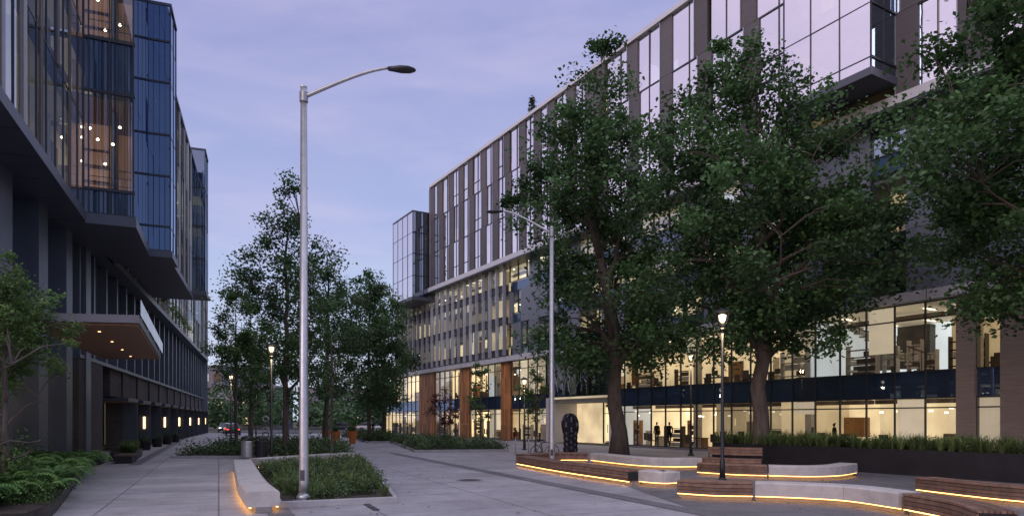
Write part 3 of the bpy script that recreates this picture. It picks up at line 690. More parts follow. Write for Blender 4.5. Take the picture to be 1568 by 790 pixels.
# ------------------------------------------------------------------ PLANTING BEDS
def inside(p,poly):
    c=False;n=len(poly);j=n-1
    for i in range(n):
        if (poly[i][1]>p[1])!=(poly[j][1]>p[1]) and p[0]<(poly[j][0]-poly[i][0])*(p[1]-poly[i][1])/(poly[j][1]-poly[i][1])+poly[i][0]: c=not c
        j=i
    return c
def sample(poly,n,rg):
    xs=[p[0] for p in poly];ys=[p[1] for p in poly];out=[]
    while len(out)<n:
        p=(rg.uniform(min(xs),max(xs)),rg.uniform(min(ys),max(ys)))
        if inside(p,poly): out.append(p)
    return out
def shrubs(poly,z,n,h,r,per,ls,mat,parent,seed,name='shrub_foliage'):
    rg=np.random.default_rng(seed); C=[];T=[]
    for (x,y) in sample(poly,n,rg):
        hh=h*rg.uniform(.4,1.3); rr_=r*rg.uniform(.6,1.2); g=rg.normal(size=(per,3)); g/=np.linalg.norm(g,axis=1)[:,None]; g*=rg.uniform(.4,1.1,per)[:,None]
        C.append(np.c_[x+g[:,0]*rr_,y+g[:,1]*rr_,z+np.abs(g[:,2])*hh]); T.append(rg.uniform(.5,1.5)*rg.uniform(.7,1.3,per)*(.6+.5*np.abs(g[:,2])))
    leafmesh(name,np.vstack(C),ls,mat,parent,np.concatenate(T),asp=.5)
def grasses(poly,z,n,h,blades,mat,parent,seed,name='grass_blades',spread=.18,bw=.012):
    rg=np.random.default_rng(seed); v=[];f=[];t=[]
    for (x,y) in sample(poly,n,rg):
        hh=h*rg.uniform(.6,1.2); tn=rg.uniform(.6,1.4)
        for b in range(blades):
            an=rg.uniform(0,6.28); L=hh*rg.uniform(.6,1.1); ou=spread*rg.uniform(.3,1.6); i=len(v); c,s=math.cos(an),math.sin(an)
            x0=x+c*.04;y0=y+s*.04; wx,wy=-s*bw,c*bw
            v+=[(x0-wx,y0-wy,z),(x0+wx,y0+wy,z),(x0+c*ou*.4+wx,y0+s*ou*.4+wy,z+L*.65),(x0+c*ou*.4-wx,y0+s*ou*.4-wy,z+L*.65),(x0+c*ou,y0+s*ou,z+L)]
            f+=[(i,i+1,i+2,i+3),(i+3,i+2,i+4)]; t+=[tn*.8,tn*1.15]
    mesh_obj(name,v,f,t,mat,parent)
def bed(name,poly,kh=.12,kw=.15,mat='kerb'):
    e=empty(name); k=Part()
    c=Vector((sum(p[0] for p in poly)/len(poly),sum(p[1] for p in poly)/len(poly)))
    inn=[tuple(Vector(p)+(c-Vector(p)).normalized()*kw*1.3) for p in poly]
    n=len(poly)
    for i in range(n):
        j=(i+1)%n; a,b,ci,d=poly[i],poly[j],inn[j],inn[i]
        k.quad([(a[0],a[1],0),(b[0],b[1],0),(b[0],b[1],kh),(a[0],a[1],kh)]); k.quad([(a[0],a[1],kh),(b[0],b[1],kh),(ci[0],ci[1],kh),(d[0],d[1],kh)]); k.quad([(d[0],d[1],kh),(ci[0],ci[1],kh),(ci[0],ci[1],0),(d[0],d[1],0)])
    k.make('kerb',mat,e); s=Part(); s.quad([(p[0],p[1],kh-.04) for p in inn]); s.make('soil','soil',e)
    return e,inn
e,inn=bed('planting_bed',[(-5.25,15.4),(-2.75,16.4),(-3.3,18.6),(-6.9,31.4),(-9.9,26.2)],.13,.2)
inn2=[tuple(Vector(p)+(Vector((-5.8,21.5))-Vector(p)).normalized()*.35) for p in inn]
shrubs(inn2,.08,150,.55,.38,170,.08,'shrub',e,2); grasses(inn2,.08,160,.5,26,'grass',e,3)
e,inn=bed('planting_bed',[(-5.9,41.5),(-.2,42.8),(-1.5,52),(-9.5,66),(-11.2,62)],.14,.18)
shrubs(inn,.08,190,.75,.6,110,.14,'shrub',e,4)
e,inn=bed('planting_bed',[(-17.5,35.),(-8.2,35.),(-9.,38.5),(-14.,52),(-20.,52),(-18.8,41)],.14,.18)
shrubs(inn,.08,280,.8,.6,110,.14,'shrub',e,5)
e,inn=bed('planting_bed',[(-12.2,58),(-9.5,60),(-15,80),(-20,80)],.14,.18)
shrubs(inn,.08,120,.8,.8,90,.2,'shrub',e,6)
e=empty('terrace_planting'); shrubs([FR.pt(a,o,0)[:2] for a,o in ((47.5,.9),(52.5,.9),(52.5,-.5),(47.5,-.5))],17.,16,1.1,.7,90,.22,'leafl',e,7)
e=empty('balcony_planting'); shrubs([F1.pt(a,o,0)[:2] for a,o in ((3,.25),(40,.25),(40,.6),(3,.6))],11.3,50,1.0,.35,60,.14,'leafl',e,8)
def steel_planter(name,pts,w,h):
    e=empty(name); p=Part(); p.path(pts,[(0,0),(0,h),(.03,h),(.03,h-.1),(w-.03,h-.1),(w-.03,h),(w,h),(w,0)]); p.make('steel_walls','blacksteel',e)
    s=Part(); s.path(pts,[(.035,h-.09),(.035,h-.06),(w-.035,h-.06),(w-.035,h-.09)]); s.make('soil','soil',e); return e
pl=[(16.8,19.6),(16.,21.3),(13.2,26.),(11.0,29.6),(9.5,32.4)]
pl=[tuple(p) for p in catmull([(20,15.5)]+pl,4)]
e=steel_planter('steel_planter',pl,2.2,.92)
def offs(pts,o0,o1):
    A=[];B=[]
    for j in range(len(pts)):
        a=Vector(pts[max(j-1,0)]);b=Vector(pts[min(j+1,len(pts)-1)]);t=(b-a).normalized();r=Vector((t.y,-t.x)); A.append(tuple(Vector(pts[j])+r*o0)); B.append(tuple(Vector(pts[j])+r*o1))
    return A+B[::-1]
po=offs(pl,.15,2.0)
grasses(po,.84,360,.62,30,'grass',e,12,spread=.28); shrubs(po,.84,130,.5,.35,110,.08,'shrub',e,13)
lp=[(-8.9,12.6),(-9.5,14.1),(-12.6,19.6),(-15.9,25.4)]
def ferns(poly,z,n,parent,seed,L0=.85):
    rg=np.random.default_rng(seed); C=Part()
    for (x,y) in sample(poly,n,rg):
        nf=rg.integers(9,14); base=rg.uniform(0,6.28); sc=rg.uniform(.7,1.2)
        for k in range(nf):
            an=base+k*6.283/nf+rg.uniform(-.2,.2); L=L0*sc*rg.uniform(.8,1.1); c,s=math.cos(an),math.sin(an); tn=rg.uniform(.6,1.4)
            m=15
            for q in range(1,m):
                u=q/m; r=L*(u-.18*u**3)*.85; h=L*(1.35*u-1.15*u*u); pw=.17*sc*math.sin(math.pi*(u*.86+.1))**.8
                px,py,pz=x+c*r,y+s*r,z+h
                for sd_ in (-1,1):
                    tx,ty=px-s*sd_*pw+c*pw*.35,py+c*sd_*pw+s*pw*.35
                    hw=L*.026
                    C.quad([(px-c*hw,py-s*hw,pz-hw*.5),(( px+tx)/2-c*hw,(py+ty)/2-s*hw,pz+.01),(tx,ty,pz-.035),((px+tx)/2+c*hw*1.1,(py+ty)/2+s*hw*1.1,pz+.012),(px+c*hw,py+s*hw,pz+hw*.5)],tn*(.8+.4*u))
    C.make('fern_fronds','fern',parent)
e=empty('corten_planter'); p=Part(); lpc=[tuple(q) for q in catmull(lp,5)]
p.path(lpc,[(0,0),(0,.3),(-.04,.3),(-.04,.26),(-4.2,.26),(-4.2,0)]); p.make('steel_edge','blacksteel',e)
s=Part(); s.path(lpc,[(-.045,.262),(-.045,.28),(-4.1,.28),(-4.1,.262)]); s.make('soil','soil',e)
ferns(offs(lpc,-.12,-2.5),.28,85,e,14,1.3)
shrubs(offs(lpc,-1.2,-3.9),.28,90,1.3,.5,110,.1,'leafm',e,15)
shrubs(offs(lpc,.02,-.7),.24,70,.4,.25,70,.07,'leafl',e,17)
e=steel_planter('steel_planter',[(-20.3,37.5),(-18.2,33.)],1.1,.45); grasses([(-19.3,33.6),(-18.4,33.3),(-20.3,37.2),(-21,37.2)],.4,60,.5,30,'grass',e,16)
def box_bench(name,x,y,L,w,h,ang):
    g=Group(name); f=Frame((x,y),(math.cos(ang),math.sin(ang)),(-math.sin(ang),math.cos(ang)))
    for k in range(4): f.box(g['slats','wood'],0,L,k*w/4+.01,(k+1)*w/4-.01,h-.06,h,.5)
    f.box(g['frame','blacksteel'],.05,L-.05,.05,w-.05,0.02,h-.065); f.box(g['plinth','darkmetal'],.15,L-.15,.15,w-.15,0,.02); g.make()
box_bench('box_bench',-17.9,29.5,2.2,1.0,.45,math.radians(112)); box_bench('box_bench',-17.2,31.0,1.6,.8,.4,math.radians(112))
for k in range(4):
    q=F1.pt(9+k*5.4,.6,0); e=empty('potted_plant'); p=Part(); p._lathe((q[0],q[1],0),[(.3,0),(.38,.6),(.36,.6),(.34,.55)],14,1.); p.make('pot','blacksteel',e)
    shrubs([(q[0]-.25,q[1]-.25),(q[0]+.25,q[1]-.25),(q[0]+.25,q[1]+.25),(q[0]-.25,q[1]+.25)],.55,6,.5,.25,50,.1,'shrub',e,40+k)

# ------------------------------------------------------------------ BENCHES
def leds(g,P,w):
    for nm,a,b in (('led_strip',.035,.075),('led_strip_back',w-.075,w-.035)):
        g[nm,'led'].path(P,[(a,.112),(a,.124),(b,.124),(b,.112)])
def cut_joints(g,P,w,h):
    for j in range(9,len(P)-5,12):
        a=Vector(P[j]);b=Vector(P[j+1]);t=(b-a).normalized()*.005; Q=[tuple(a-t),tuple(a+t)]
        g['precast_joints','slab'].path(Q,[(-.002,.13),(-.002,h-.03),(.028,h+.002),(w-.028,h+.002),(w+.002,h-.03),(w+.002,.13)])
def bench_conc(name,pts,w=.62,h=.46,led=1,n=8):
    P=[tuple(p) for p in catmull(pts,n)]; g=Group(name); b=.03
    g['seat_block','benchc'].path(P,[(0,.13),(0,h-b),(b,h),(w-b,h),(w,h-b),(w,.13)])
    g['plinth','benchc'].path(P,[(.16,0.0),(.16,.13),(w-.16,.13),(w-.16,.0)],.5)
    cut_joints(g,P,w,h); leds(g,P,w); g.make()
def bench_wood(name,pts,w=.62,h=.46,back=None,n=8):
    P=[tuple(p) for p in catmull(pts,n)]; g=Group(name)
    ns=7; sw=w/ns
    for k in range(ns): g['seat_slats','wood'].path(P,[(k*sw+.008,h-.045),(k*sw+.008,h),((k+1)*sw-.008,h),((k+1)*sw-.008,h-.045)],R.uniform(.7,1.35))
    for side in (0,1):
        for k in range(3):
            z0=.14+k*.09; o=(-.0) if side==0 else w-.03
            g['side_slats','wood'].path(P,[(o,z0),(o,z0+.078),(o+.03,z0+.078),(o+.03,z0)],R.uniform(.65,1.2))
    g['frame','darkmetal'].path(P,[(.04,.13),(.04,h-.05),(w-.04,h-.05),(w-.04,.13)])
    g['plinth','benchc'].path(P,[(.16,.0),(.16,.128),(w-.16,.128),(w-.16,.0)],.5)
    leds(g,P,w)
    if back:
        i0,i1,o=back; Q=P[int(i0*(len(P)-1)):int(i1*(len(P)-1))+1]
        for k in range(3):
            z0=h+.12+k*.11; g['backrest','wood'].path(Q,[(o,z0),(o,z0+.095),(o+.035,z0+.095),(o+.035,z0)],R.uniform(.8,1.1))
        for q in (0,len(Q)//2,len(Q)-1):
            a=Vector(Q[max(q-1,0)]);b=Vector(Q[min(q+1,len(Q)-1)]);t=(b-a).normalized();r=Vector((t.y,-t.x)); c=Vector(Q[q])+r*(o+.06)
            g['backrest_posts','darkmetal'].tube([(c.x,c.y,h-.05),(c.x,c.y,h+.45)],[.02,.02],6)
    g.make()
bench_conc('concrete_bench',[(-5.62,14.5),(-6.9,17.2),(-8.6,21.2),(-10.2,25.),(-10.75,26.3)],.66)
bench_conc('concrete_bench',[(-10.5,27.2),(-9.4,29.4),(-7.9,32.2)],.6)
bench_wood('curved_wood_bench',[(4.05,20.9),(2.3,24.8),(.75,29.2)][::-1],.62)
bench_conc('concrete_bench',[(3.8,20.9),(4.1,20.4),(4.5,20.1),(5.0,20.3)][::-1],.6)
bench_wood('curved_wood_bench',[(.6,30.2),(2.1,31.6),(3.5,31.6)][::-1],.6)
bench_conc('concrete_bench',[(7.6,27.3),(6.2,27.2),(5.,28.2),(3.6,31.5)],.62)
bench_wood('curved_wood_bench',[(8.55,22.9),(7.6,23.3),(6.6,24.4)],.62,back=None)
bench_conc('concrete_bench',[(12.2,24.1),(11.,22.9),(9.8,22.5),(8.6,22.85)],.62)
bench_wood('wood_bench_with_back',[(9.6,26.3),(8.6,26.8),(7.7,27.7)],.6,back=(0,1,.5))
bench_wood('curved_wood_bench',[(5.9,16.7),(5.,16.85),(4.2,17.4)],.62)
bench_conc('concrete_bench',[(8.15,14.4),(7.75,15.7),(7.0,16.3),(5.95,16.7)],.62)
bench_wood('curved_wood_bench',[(7.9,11.6),(8.25,12.9),(8.17,14.3)],.62)
bench_wood('wood_bench_with_back',[(13.5,14.2),(12.3,14.9),(11.4,16.2),(10.8,18.3)],.62,back=(0,.55,.52))

# ------------------------------------------------------------------ STREET LAMPS
def cobra(x,y,h,arm,sgn,hh):
    g=Group('street_lamp')
    g['pole','steel'].tube([(x,y,.12),(x,y,.5),(x,y,h)],[.115,.11,.075],16)
    g['base_plate','steel'].box(x-.2,x+.2,y-.2,y+.2,.06,.1); g['base_cover','steel']._lathe((x,y,.1),[(.17,0),(.17,.06),(.125,.14)],16,1.)
    g['handhole_cover','darkmetal'].box(x-.05,x+.05,y-.12,y-.1,.55,.8,3.)
    for dx in (-.15,.15):
        for dy in (-.15,.15): g['anchor_bolts','darkmetal'].tube([(x+dx,y+dy,.1),(x+dx,y+dy,.16)],[.018,.018],6)
    g['footing','kerb']._lathe((x,y,0),[(.34,.0),(.34,.06)],20,1.)
    g['pole_cap','steel']._lathe((x,y,h),[(.08,0),(.08,.03),(.03,.07)],12,1.)
    P=[];n=12
    for k in range(n+1):
        t=k/n; P.append((x+sgn*arm*t,y,h-.22+(hh-h+.22)*(1.25*t-.25*t**4)))
    g['arm','steel'].tube(P,[.05-.016*k/n for k in range(n+1)],10)
    ex,ez=P[-1][0],P[-1][2]
    g['arm_clamp','steel']._lathe((x,y,h-.35),[(.09,0),(.1,.02),(.1,.24),(.09,.26)],14,.8)
    pr=[(0,.05,.05),(.12,.08,.06),(.3,.14,.075),(.5,.15,.06),(.62,.09,.035),(.66,.03,.015)]
    hd=g['luminaire_head','darkmetal']; i0=len(hd.v)
    for d,wd,ht in pr:
        for q in range(12):
            an=2*math.pi*q/12; hd.v.append((ex+sgn*(d-.03),y+wd*math.cos(an),ez-.02-d*.05+ht*math.sin(an)))
    for j in range(len(pr)-1):
        for q in range(12): hd.f.append((i0+j*12+q,i0+j*12+(q+1)%12,i0+(j+1)*12+(q+1)%12,i0+(j+1)*12+q)); hd.t.append(2.)
    hd.f.append(tuple(i0+q for q in range(12))); hd.t.append(1.); hd.f.append(tuple(i0+(len(pr)-1)*12+q for q in range(12))); hd.t.append(1.)
    g.make(smooth=('pole','arm','luminaire_head','base_cover'))
cobra(-4.98,16.33,9.92,2.05,1,10.40); cobra(1.6,27.5,9.7,2.0,-1,10.4)
def pedlamp(x,y,h,power=55):
    g=Group('pedestrian_lamp')
    g['pole','darkmetal'].tube([(x,y,0),(x,y,.7),(x,y,.72),(x,y,h-.62)],[.095,.085,.06,.045],12)
    g['base','darkmetal']._lathe((x,y,0),[(.17,0),(.17,.05),(.11,.1),(.09,.14)],16,1.)
    g['lantern_neck','darkmetal']._lathe((x,y,h-.64),[(.05,0),(.09,.04),(.10,.1)],14,1.)
    g['lantern_glass','lampglass']._lathe((x,y,h-.54),[(.10,0),(.17,.2),(.25,.42)],18,1.)
    for q in range(4):
        an=q*math.pi/2+.4; g['lantern_ribs','darkmetal'].tube([(x+.1*math.cos(an),y+.1*math.sin(an),h-.56),(x+.265*math.cos(an),y+.265*math.sin(an),h-.1)],[.012,.012],5)
    g['bulb','bulb']._lathe((x,y,h-.44),[(.04,0),(.10,.08),(.13,.24),(.05,.28)],12,.12)
    g['lantern_cap','darkmetal']._lathe((x,y,h-.12),[(.27,0),(.29,.02),(.27,.05),(.1,.12),(.02,.14)],18,1.)
    e=g.make(smooth=('pole',))
    l=bpy.data.lights.new('lamp_light','POINT'); l.energy=power; l.color=(1,.76,.46); l.shadow_soft_size=.12
    o=bpy.data.objects.new('lamp_light',l); o.location=(x,y,h-.75); COL.objects.link(o); o.parent=e
for a in ((6.78,22.,5.55),(9.96,38.,5.75),(-11.7,33.2,5.7),(-22.1,53.7,5.6),(.82,45.,4.75),(-8.0,83.,5.6),(-30.,80,5.6)): pedlamp(*a)

# ------------------------------------------------------------------ SCULPTURE, BINS, RACKS, BIKE
g=Group('stone_sculpture'); p=g['carved_stone','sculpt']; n=28; prof=[(.33,.0),(.36,.15),(.33,.3),(.36,.45),(.33,.6),(.36,.75),(.33,.9),(.36,1.05),(.35,1.15),(.40,1.3),(.43,1.55),(.42,1.8),(.34,2.05),(.2,2.2),(.05,2.24)]
i0=len(p.v)
for r,z in prof:
    for q in range(n):
        an=2*math.pi*q/n; rr_=r*(1+.07*math.sin(3*an+z*2)+.05*math.sin(9*an+z*5)); p.v.append((2.92+rr_*math.cos(an),34.3+rr_*.8*math.sin(an),z+.08))
for j in range(len(prof)-1):
    for q in range(n): p.f.append((i0+j*n+q,i0+j*n+(q+1)%n,i0+(j+1)*n+(q+1)%n,i0+(j+1)*n+q)); p.t.append(1.+5.*((q*7+j*3)%6==0))
p.f.append(tuple(i0+(len(prof)-1)*n+q for q in range(n))); p.t.append(1.)
g['base','kerb'].box(2.4,3.44,33.85,34.75,0,.08); g.make()
for k in range(4):
    x,y=.2+k*.75,38.5+k*.2; e=empty('bike_rack'); p=Part(); pts=[(x,y,0),(x,y,.7)]+[(x,y+.35-.35*math.cos(a),.7+.2*math.sin(a)) for a in np.linspace(.2,2.94,8)]+[(x,y+.7,.7),(x,y+.7,0)]
    p.tube(pts,[.025]*len(pts),8); p.make('hoop','steel',e,True)
def bike(x,y,ang):
    g=Group('bicycle'); c,s=math.cos(ang),math.sin(ang)
    W=lambda u,z,v=0:(x+c*u-s*v,y+s*u+c*v,z)
    for u in (-.52,.52):
        pts=[W(u+.33*math.cos(a),.35+.33*math.sin(a)) for a in np.linspace(0,2*math.pi,25)]; g['tyres','rubber'].tube(pts,[.02]*25,6,cap=False)
        for k in range(8): g['spokes','steel'].tube([W(u,.35),W(u+.32*math.cos(k*.785),.35+.32*math.sin(k*.785))],[.003,.003],3)
    for a,b in (((-.52,.35),(-.12,.32)),((-.12,.32),(-.25,.85)),((-.12,.32),(.36,.75)),((-.22,.8),(.34,.85)),((.34,.9),(.52,.35)),((-.52,.35),(-.23,.78))):
        g['frame','carred'].tube([W(*a),W(*b)],[.018,.018],6)
    g['handlebar','rubber'].tube([W(.36,.98,-.25),W(.34,.98,0),W(.36,.98,.25)],[.014]*3,6); g['stem','steel'].tube([W(.34,.88),W(.34,.98)],[.014]*2,6)
    g['saddle','rubber'].tube([W(-.4,.93),W(-.25,.94),W(-.1,.93)],[.07,.05,.02],8); g['seatpost','steel'].tube([W(-.25,.84),W(-.26,.92)],[.012]*2,6)
    g['cranks','steel'].tube([W(-.12,.18,.06),W(-.12,.32,.06),W(-.12,.32,-.06),W(-.12,.46,-.06)],[.01]*4,5); g.make()
bike(1.7,35.2,.5)
def bin_(x,y,mt):
    g=Group('trash_can'); g['body',mt]._lathe((x,y,.05),[(.26,0),(.29,.1),(.29,.85),(.27,.88)],18,1.); g['feet','darkmetal']._lathe((x,y,0),[(.2,0),(.2,.05)],12,1.)
    g['lid','darkmetal']._lathe((x,y,1.02),[(.3,0),(.3,.04),(.2,.14),(.05,.18)],18,1.)
    for q in range(4):
        an=q*math.pi/2; g['lid_posts','darkmetal'].tube([(x+.26*math.cos(an),y+.26*math.sin(an),.9),(x+.26*math.cos(an),y+.26*math.sin(an),1.03)],[.015]*2,5)
    g.make()
bin_(-13.2,34.,'steel'); bin_(-12.6,34.3,'darkmetal')
for x,y in ((-14.2,55.),(-13.2,56.5),(-15.8,58.)):
    e=empty('orange_planter'); p=Part(); p._lathe((x,y,0),[(.24,0),(.40,1.05),(.37,1.05),(.34,.95)],18,1.); p.make('pot','orangep',e,False); grasses([(x-.25,y-.25),(x+.25,y-.25),(x+.25,y+.25),(x-.25,y+.25)],.95,7,.7,24,'grass',e,70)
g=Group('perforated_art_post'); x,y=-16.6,46.
for k in range(6):
    g['post_rings','benchc'].tube([(x+.2*math.cos(a),y,.25+k*.36+.17*math.sin(a)) for a in np.linspace(0,2*math.pi,17)],[.045]*17,6,cap=False,tone=1.2 if k%2 else .4)
g['post_base','darkmetal'].box(x-.2,x+.2,y-.12,y+.12,0,.06); g.make()
g=Group('street_sign'); g['post','steel'].tube([(-24,72,0),(-24,72,3.)],[.035]*2,8); g['panel','white'].box(-24.25,-23.75,71.94,71.96,2.2,2.95); g['panel_border','darkmetal'].box(-24.28,-23.72,71.962,71.975,2.17,2.98); g.make()

# ------------------------------------------------------------------ CARS
def car(x,y,ang,paint):
    g=Group('parked_car'); c,s=math.cos(ang),math.sin(ang)
    W=lambda u,v,z:(x+c*u-s*v,y+s*u+c*v,z)
    def loft(part,rings,tone=1.):
        n=len(rings[0]); i0=len(part.v)
        for r in rings: part.v+=[W(*q) for q in r]
        for j in range(len(rings)-1):
            for q in range(n): part.f.append((i0+j*n+q,i0+j*n+(q+1)%n,i0+(j+1)*n+(q+1)%n,i0+(j+1)*n+q)); part.t.append(tone)
        part.f.append(tuple(i0+q for q in range(n))); part.t.append(tone); part.f.append(tuple(i0+(len(rings)-1)*n+q for q in range(n))[::-1]); part.t.append(tone)
    def ring(u,zb,zt,w): return [(u,-w*.95,zb),(u,-w,(zb+zt)*.5),(u,-w*.9,zt),(u,w*.9,zt),(u,w,(zb+zt)*.5),(u,w*.95,zb)]
    loft(g['body',paint],[ring(-2.2,.4,.75,.75),ring(-2.1,.3,.95,.86),ring(-1.4,.25,1.0,.9),(ring(0,.25,.98,.9)),ring(1.2,.25,.95,.9),ring(2.0,.3,.8,.84),ring(2.25,.4,.65,.7)])
    loft(g['windows','carglass'],[ring(-1.95,.95,1.0,.72),ring(-1.5,.95,1.4,.68),ring(-.2,.95,1.46,.68),ring(.4,.95,1.4,.68),ring(1.1,.94,.97,.72)])
    loft(g['roof',paint],[ring(-1.5,1.40,1.43,.6),ring(-.6,1.46,1.5,.62),ring(.35,1.4,1.43,.6)])
    for u in (-1.35,1.4):
        for v in (-.82,.82):
            g['tyres','rubber'].tube([W(u,v-.1,.32),W(u,v+.1,.32)],[.32,.32],18); g['hubs','steel'].tube([W(u,v-.11,.32),W(u,v+.11,.32)],[.18,.18],12)
    for v in (-.62,.62):
        a=[W(-2.2,v-.14,.68),W(-2.12,v-.14,.68),W(-2.12,v+.14,.68),W(-2.2,v+.14,.68)]; g['tail_lights','tail'].hexa(a+[(q[0],q[1],.8) for q in a])
        a=[W(2.1,v-.14,.62),W(2.22,v-.14,.62),W(2.22,v+.14,.62),W(2.1,v+.14,.62)]; g['head_lights','headl'].hexa(a+[(q[0],q[1],.72) for q in a])
    g.make()
sa=math.atan2(.9188,-.3948)
car(-36.0,88,sa,'carred'); car(-40.5,98,sa,'carwhite'); car(-45.5,108,sa+math.pi,'carred'); car(-24,116,0,'carwhite'); car(-17.,116.5,0,'carred'); car(-30,119,math.pi,'carred')

# ------------------------------------------------------------------ PEOPLE
def person(x,y,ang,z=0,sit=False,top='cloth1',stride=.22):
    e=empty('person'); c,s=math.cos(ang),math.sin(ang)
    W=lambda u,v,h:(x+c*u-s*v,y+s*u+c*v,z+h)
    def skin(name,pts,edges,rad,mat):
        me=bpy.data.meshes.new(name); me.from_pydata([W(*p) for p in pts],edges,[]); ob=bpy.data.objects.new(name,me); COL.objects.link(ob); ob.parent=e
        me.materials.append(M[mat]); md=ob.modifiers.new('skin','SKIN')
        for i,r in enumerate(rad): me.skin_vertices[0].data[i].radius=r if isinstance(r,tuple) else (r,r)
        me.skin_vertices[0].data[0].use_root=True
        ob.modifiers.new('sub','SUBSURF').levels=1; ob.modifiers['sub'].render_levels=1
        return ob
    k=stride
    skin('trousers',[(0,0,.95),(0,.1,.9),(k*.5,.1,.5),(k,.1,.1),(k+.12,.1,.04),(0,-.1,.9),(-k*.2,-.1,.5),(-k,-.1,.12),(-k+.1,-.1,.05)],[(0,1),(1,2),(2,3),(3,4),(0,5),(5,6),(6,7),(7,8)],[(.13,.1),.09,.06,.045,.035,.09,.06,.045,.035],'cloth2')
    skin('jacket',[(0,0,.95),(0,0,1.2),(0,0,1.4),(0,.19,1.42),(-.04,.24,1.15),(.1,.22,.93),(0,-.19,1.42),(.03,-.24,1.15),(-.1,-.23,.93),(0,0,1.5)],[(0,1),(1,2),(2,3),(3,4),(4,5),(2,6),(6,7),(7,8),(2,9)],[(.15,.11),(.13,.1),(.14,.09),.06,.045,.035,.06,.045,.035,.05],top)
    skin('head',[(0,0,1.5),(.02,0,1.6),(.03,0,1.7)],[(0,1),(1,2)],[.045,.075,.085],'skin')
    skin('hair',[(-.03,0,1.64),(-.01,0,1.74)],[(0,1)],[.07,.075],'hair')
    for v,u in ((.22,.1),(-.23,-.1)):
        for q in range(5): skin('finger',[(u,v,.9),(u+.01*(q-2),v,.82-.01*(q%2))],[(0,1)],[.02,.008],'skin')
    for ob in e.children:
        a=ob.data.attributes.new('tone','FLOAT','POINT'); a.data.foreach_set('value',[1.]*len(ob.data.vertices))
person(-16.3,80,2.,0); person(-15.4,81,2.1,0,top='cloth2')
q=FR.pt(4.5,-1.2,0); person(q[0],q[1],1.,.09,top='cloth1'); q=FR.pt(-8,-1.5,0); person(q[0],q[1],2.6,.09,top='cloth2')
q=FR.pt(6.2,-1.6,0); person(q[0],q[1],2.,.09,top='cloth1',stride=.05)

# ------------------------------------------------------------------ DISTANT BUILDINGS
def dist_b(x,y,w,d,h,tone):
    g=Group('distant_building'); g['walls','distant'].box(x,x+w,y,y+d,0,h,tone); g['parapet','slab'].box(x-.2,x+w+.2,y-.2,y+d+.2,h,h+.5)
    for k in range(int(w/3)):
        for f in range(max(1,int(h/3.5))):
            lit=R.random()<.35; g['windows_lit' if lit else 'windows_dark','inwall' if lit else 'carglass'].box(x+.7+k*3,x+2.4+k*3,y-.06,y-.003,1.+f*3.5,2.8+f*3.5,.6)
    g.make()
dist_b(-66,150,14,12,9,1.); dist_b(-90,170,18,12,15,.8); dist_b(-50,160,20,12,8,.9); dist_b(-28,158,22,12,10,1.1); dist_b(-120,240,30,20,20,.9); dist_b(-72,230,26,20,12,1.2)

# ------------------------------------------------------------------ SKY / LIGHT / CAMERA
w=bpy.data.worlds.new('World'); scene.world=w; w.use_nodes=True; t=w.node_tree; N=t.nodes; L=t.links; N.clear()
out=N.new('ShaderNodeOutputWorld'); bg=N.new('ShaderNodeBackground'); bg.inputs[1].default_value=1.1
sk=N.new('ShaderNodeTexSky'); sk.sky_type='NISHITA'; sk.sun_disc=False; sk.sun_elevation=math.radians(3); sk.sun_rotation=math.radians(215)
tc=N.new('ShaderNodeTexCoord'); sp=N.new('ShaderNodeSeparateXYZ'); L.new(tc.outputs['Generated'],sp.inputs[0])
rp=N.new('ShaderNodeValToRGB'); cr=rp.color_ramp
cr.elements[0].position=0.; cr.elements[0].color=(.53,.68,.84,1); cr.elements[1].position=1.; cr.elements[1].color=(.92,.92,1.17,1)
for ps,c in ((.10,(.43,.54,.77,1)),(.25,(.325,.375,.65,1)),(.50,(.25,.27,.53,1)),(.62,(.36,.38,.64,1)),(.8,(.83,.83,1.06,1))):
    el=cr.elements.new(ps); el.color=c
L.new(sp.outputs[2],rp.inputs[0])
dt=N.new('ShaderNodeVectorMath'); dt.operation='DOT_PRODUCT'; dt.inputs[1].default_value=(-.78,-.62,.0); L.new(tc.outputs['Generated'],dt.inputs[0])
mr=N.new('ShaderNodeMapRange'); mr.interpolation_type='SMOOTHSTEP'; mr.inputs[1].default_value=0.; mr.inputs[2].default_value=.85; mr.inputs[3].default_value=0; mr.inputs[4].default_value=.92; L.new(dt.outputs['Value'],mr.inputs[0])
m1=N.new('ShaderNodeMix'); m1.data_type='RGBA'; L.new(mr.outputs[0],m1.inputs[0]); L.new(rp.outputs[0],m1.inputs[6]); m1.inputs[7].default_value=(.98,.80,1.02,1)
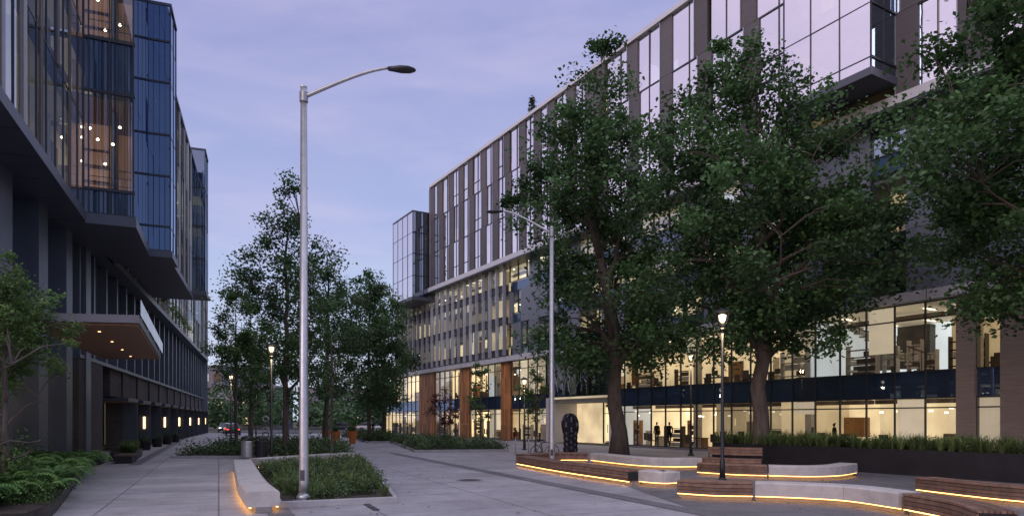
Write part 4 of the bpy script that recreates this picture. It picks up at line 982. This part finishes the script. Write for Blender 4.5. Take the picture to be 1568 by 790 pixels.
def cloud(prev,scale,zs,rot,lo,hi,fac,col):
    mp=N.new('ShaderNodeMapping'); mp.inputs['Scale'].default_value=(1.2,1.2,zs); mp.inputs['Rotation'].default_value=rot; L.new(tc.outputs['Generated'],mp.inputs[0])
    no=N.new('ShaderNodeTexNoise'); no.inputs['Scale'].default_value=scale; no.inputs['Detail'].default_value=7; no.inputs['Roughness'].default_value=.52; no.inputs['Distortion'].default_value=.5; L.new(mp.outputs[0],no.inputs['Vector'])
    m2=N.new('ShaderNodeMapRange'); m2.interpolation_type='SMOOTHSTEP'; m2.inputs[1].default_value=lo; m2.inputs[2].default_value=hi; m2.inputs[3].default_value=0; m2.inputs[4].default_value=fac; L.new(no.outputs[0],m2.inputs[0])
    m3=N.new('ShaderNodeMix'); m3.data_type='RGBA'; L.new(m2.outputs[0],m3.inputs[0]); L.new(prev,m3.inputs[6]); m3.inputs[7].default_value=(*col,1); return m3.outputs[2]
c1=cloud(m1.outputs[2],1.6,4.,(0,.25,.5),.38,.75,.5,(.50,.46,.69)); c2=cloud(c1,3.4,6.,(0,.38,.3),.46,.8,.25,(.62,.54,.73))
sc_=N.new('ShaderNodeVectorMath'); sc_.operation='SCALE'; sc_.inputs['Scale'].default_value=.05; L.new(sk.outputs[0],sc_.inputs[0])
ad=N.new('ShaderNodeVectorMath'); ad.operation='ADD'; L.new(c2,ad.inputs[0]); L.new(sc_.outputs[0],ad.inputs[1])
L.new(ad.outputs[0],bg.inputs[0]); L.new(bg.outputs[0],out.inputs[0])
s=bpy.data.lights.new('sun','SUN'); s.energy=.6; s.angle=math.radians(25); s.color=(1,.88,.88)
so=bpy.data.objects.new('sun',s); COL.objects.link(so); dv=Vector((.5,.62,-.5)); so.rotation_euler=dv.to_track_quat('-Z','Y').to_euler()
cam=bpy.data.cameras.new('camera'); cam.sensor_width=36; cam.lens=24.; cam.shift_y=.1575; cam.clip_end=3000; cam.clip_start=.1
co=bpy.data.objects.new('camera',cam); co.location=(0,0,2); co.rotation_euler=(math.radians(90),0,0); COL.objects.link(co); scene.camera=co
scene.view_settings.view_transform='Standard'; scene.view_settings.look='None'; scene.view_settings.exposure=0
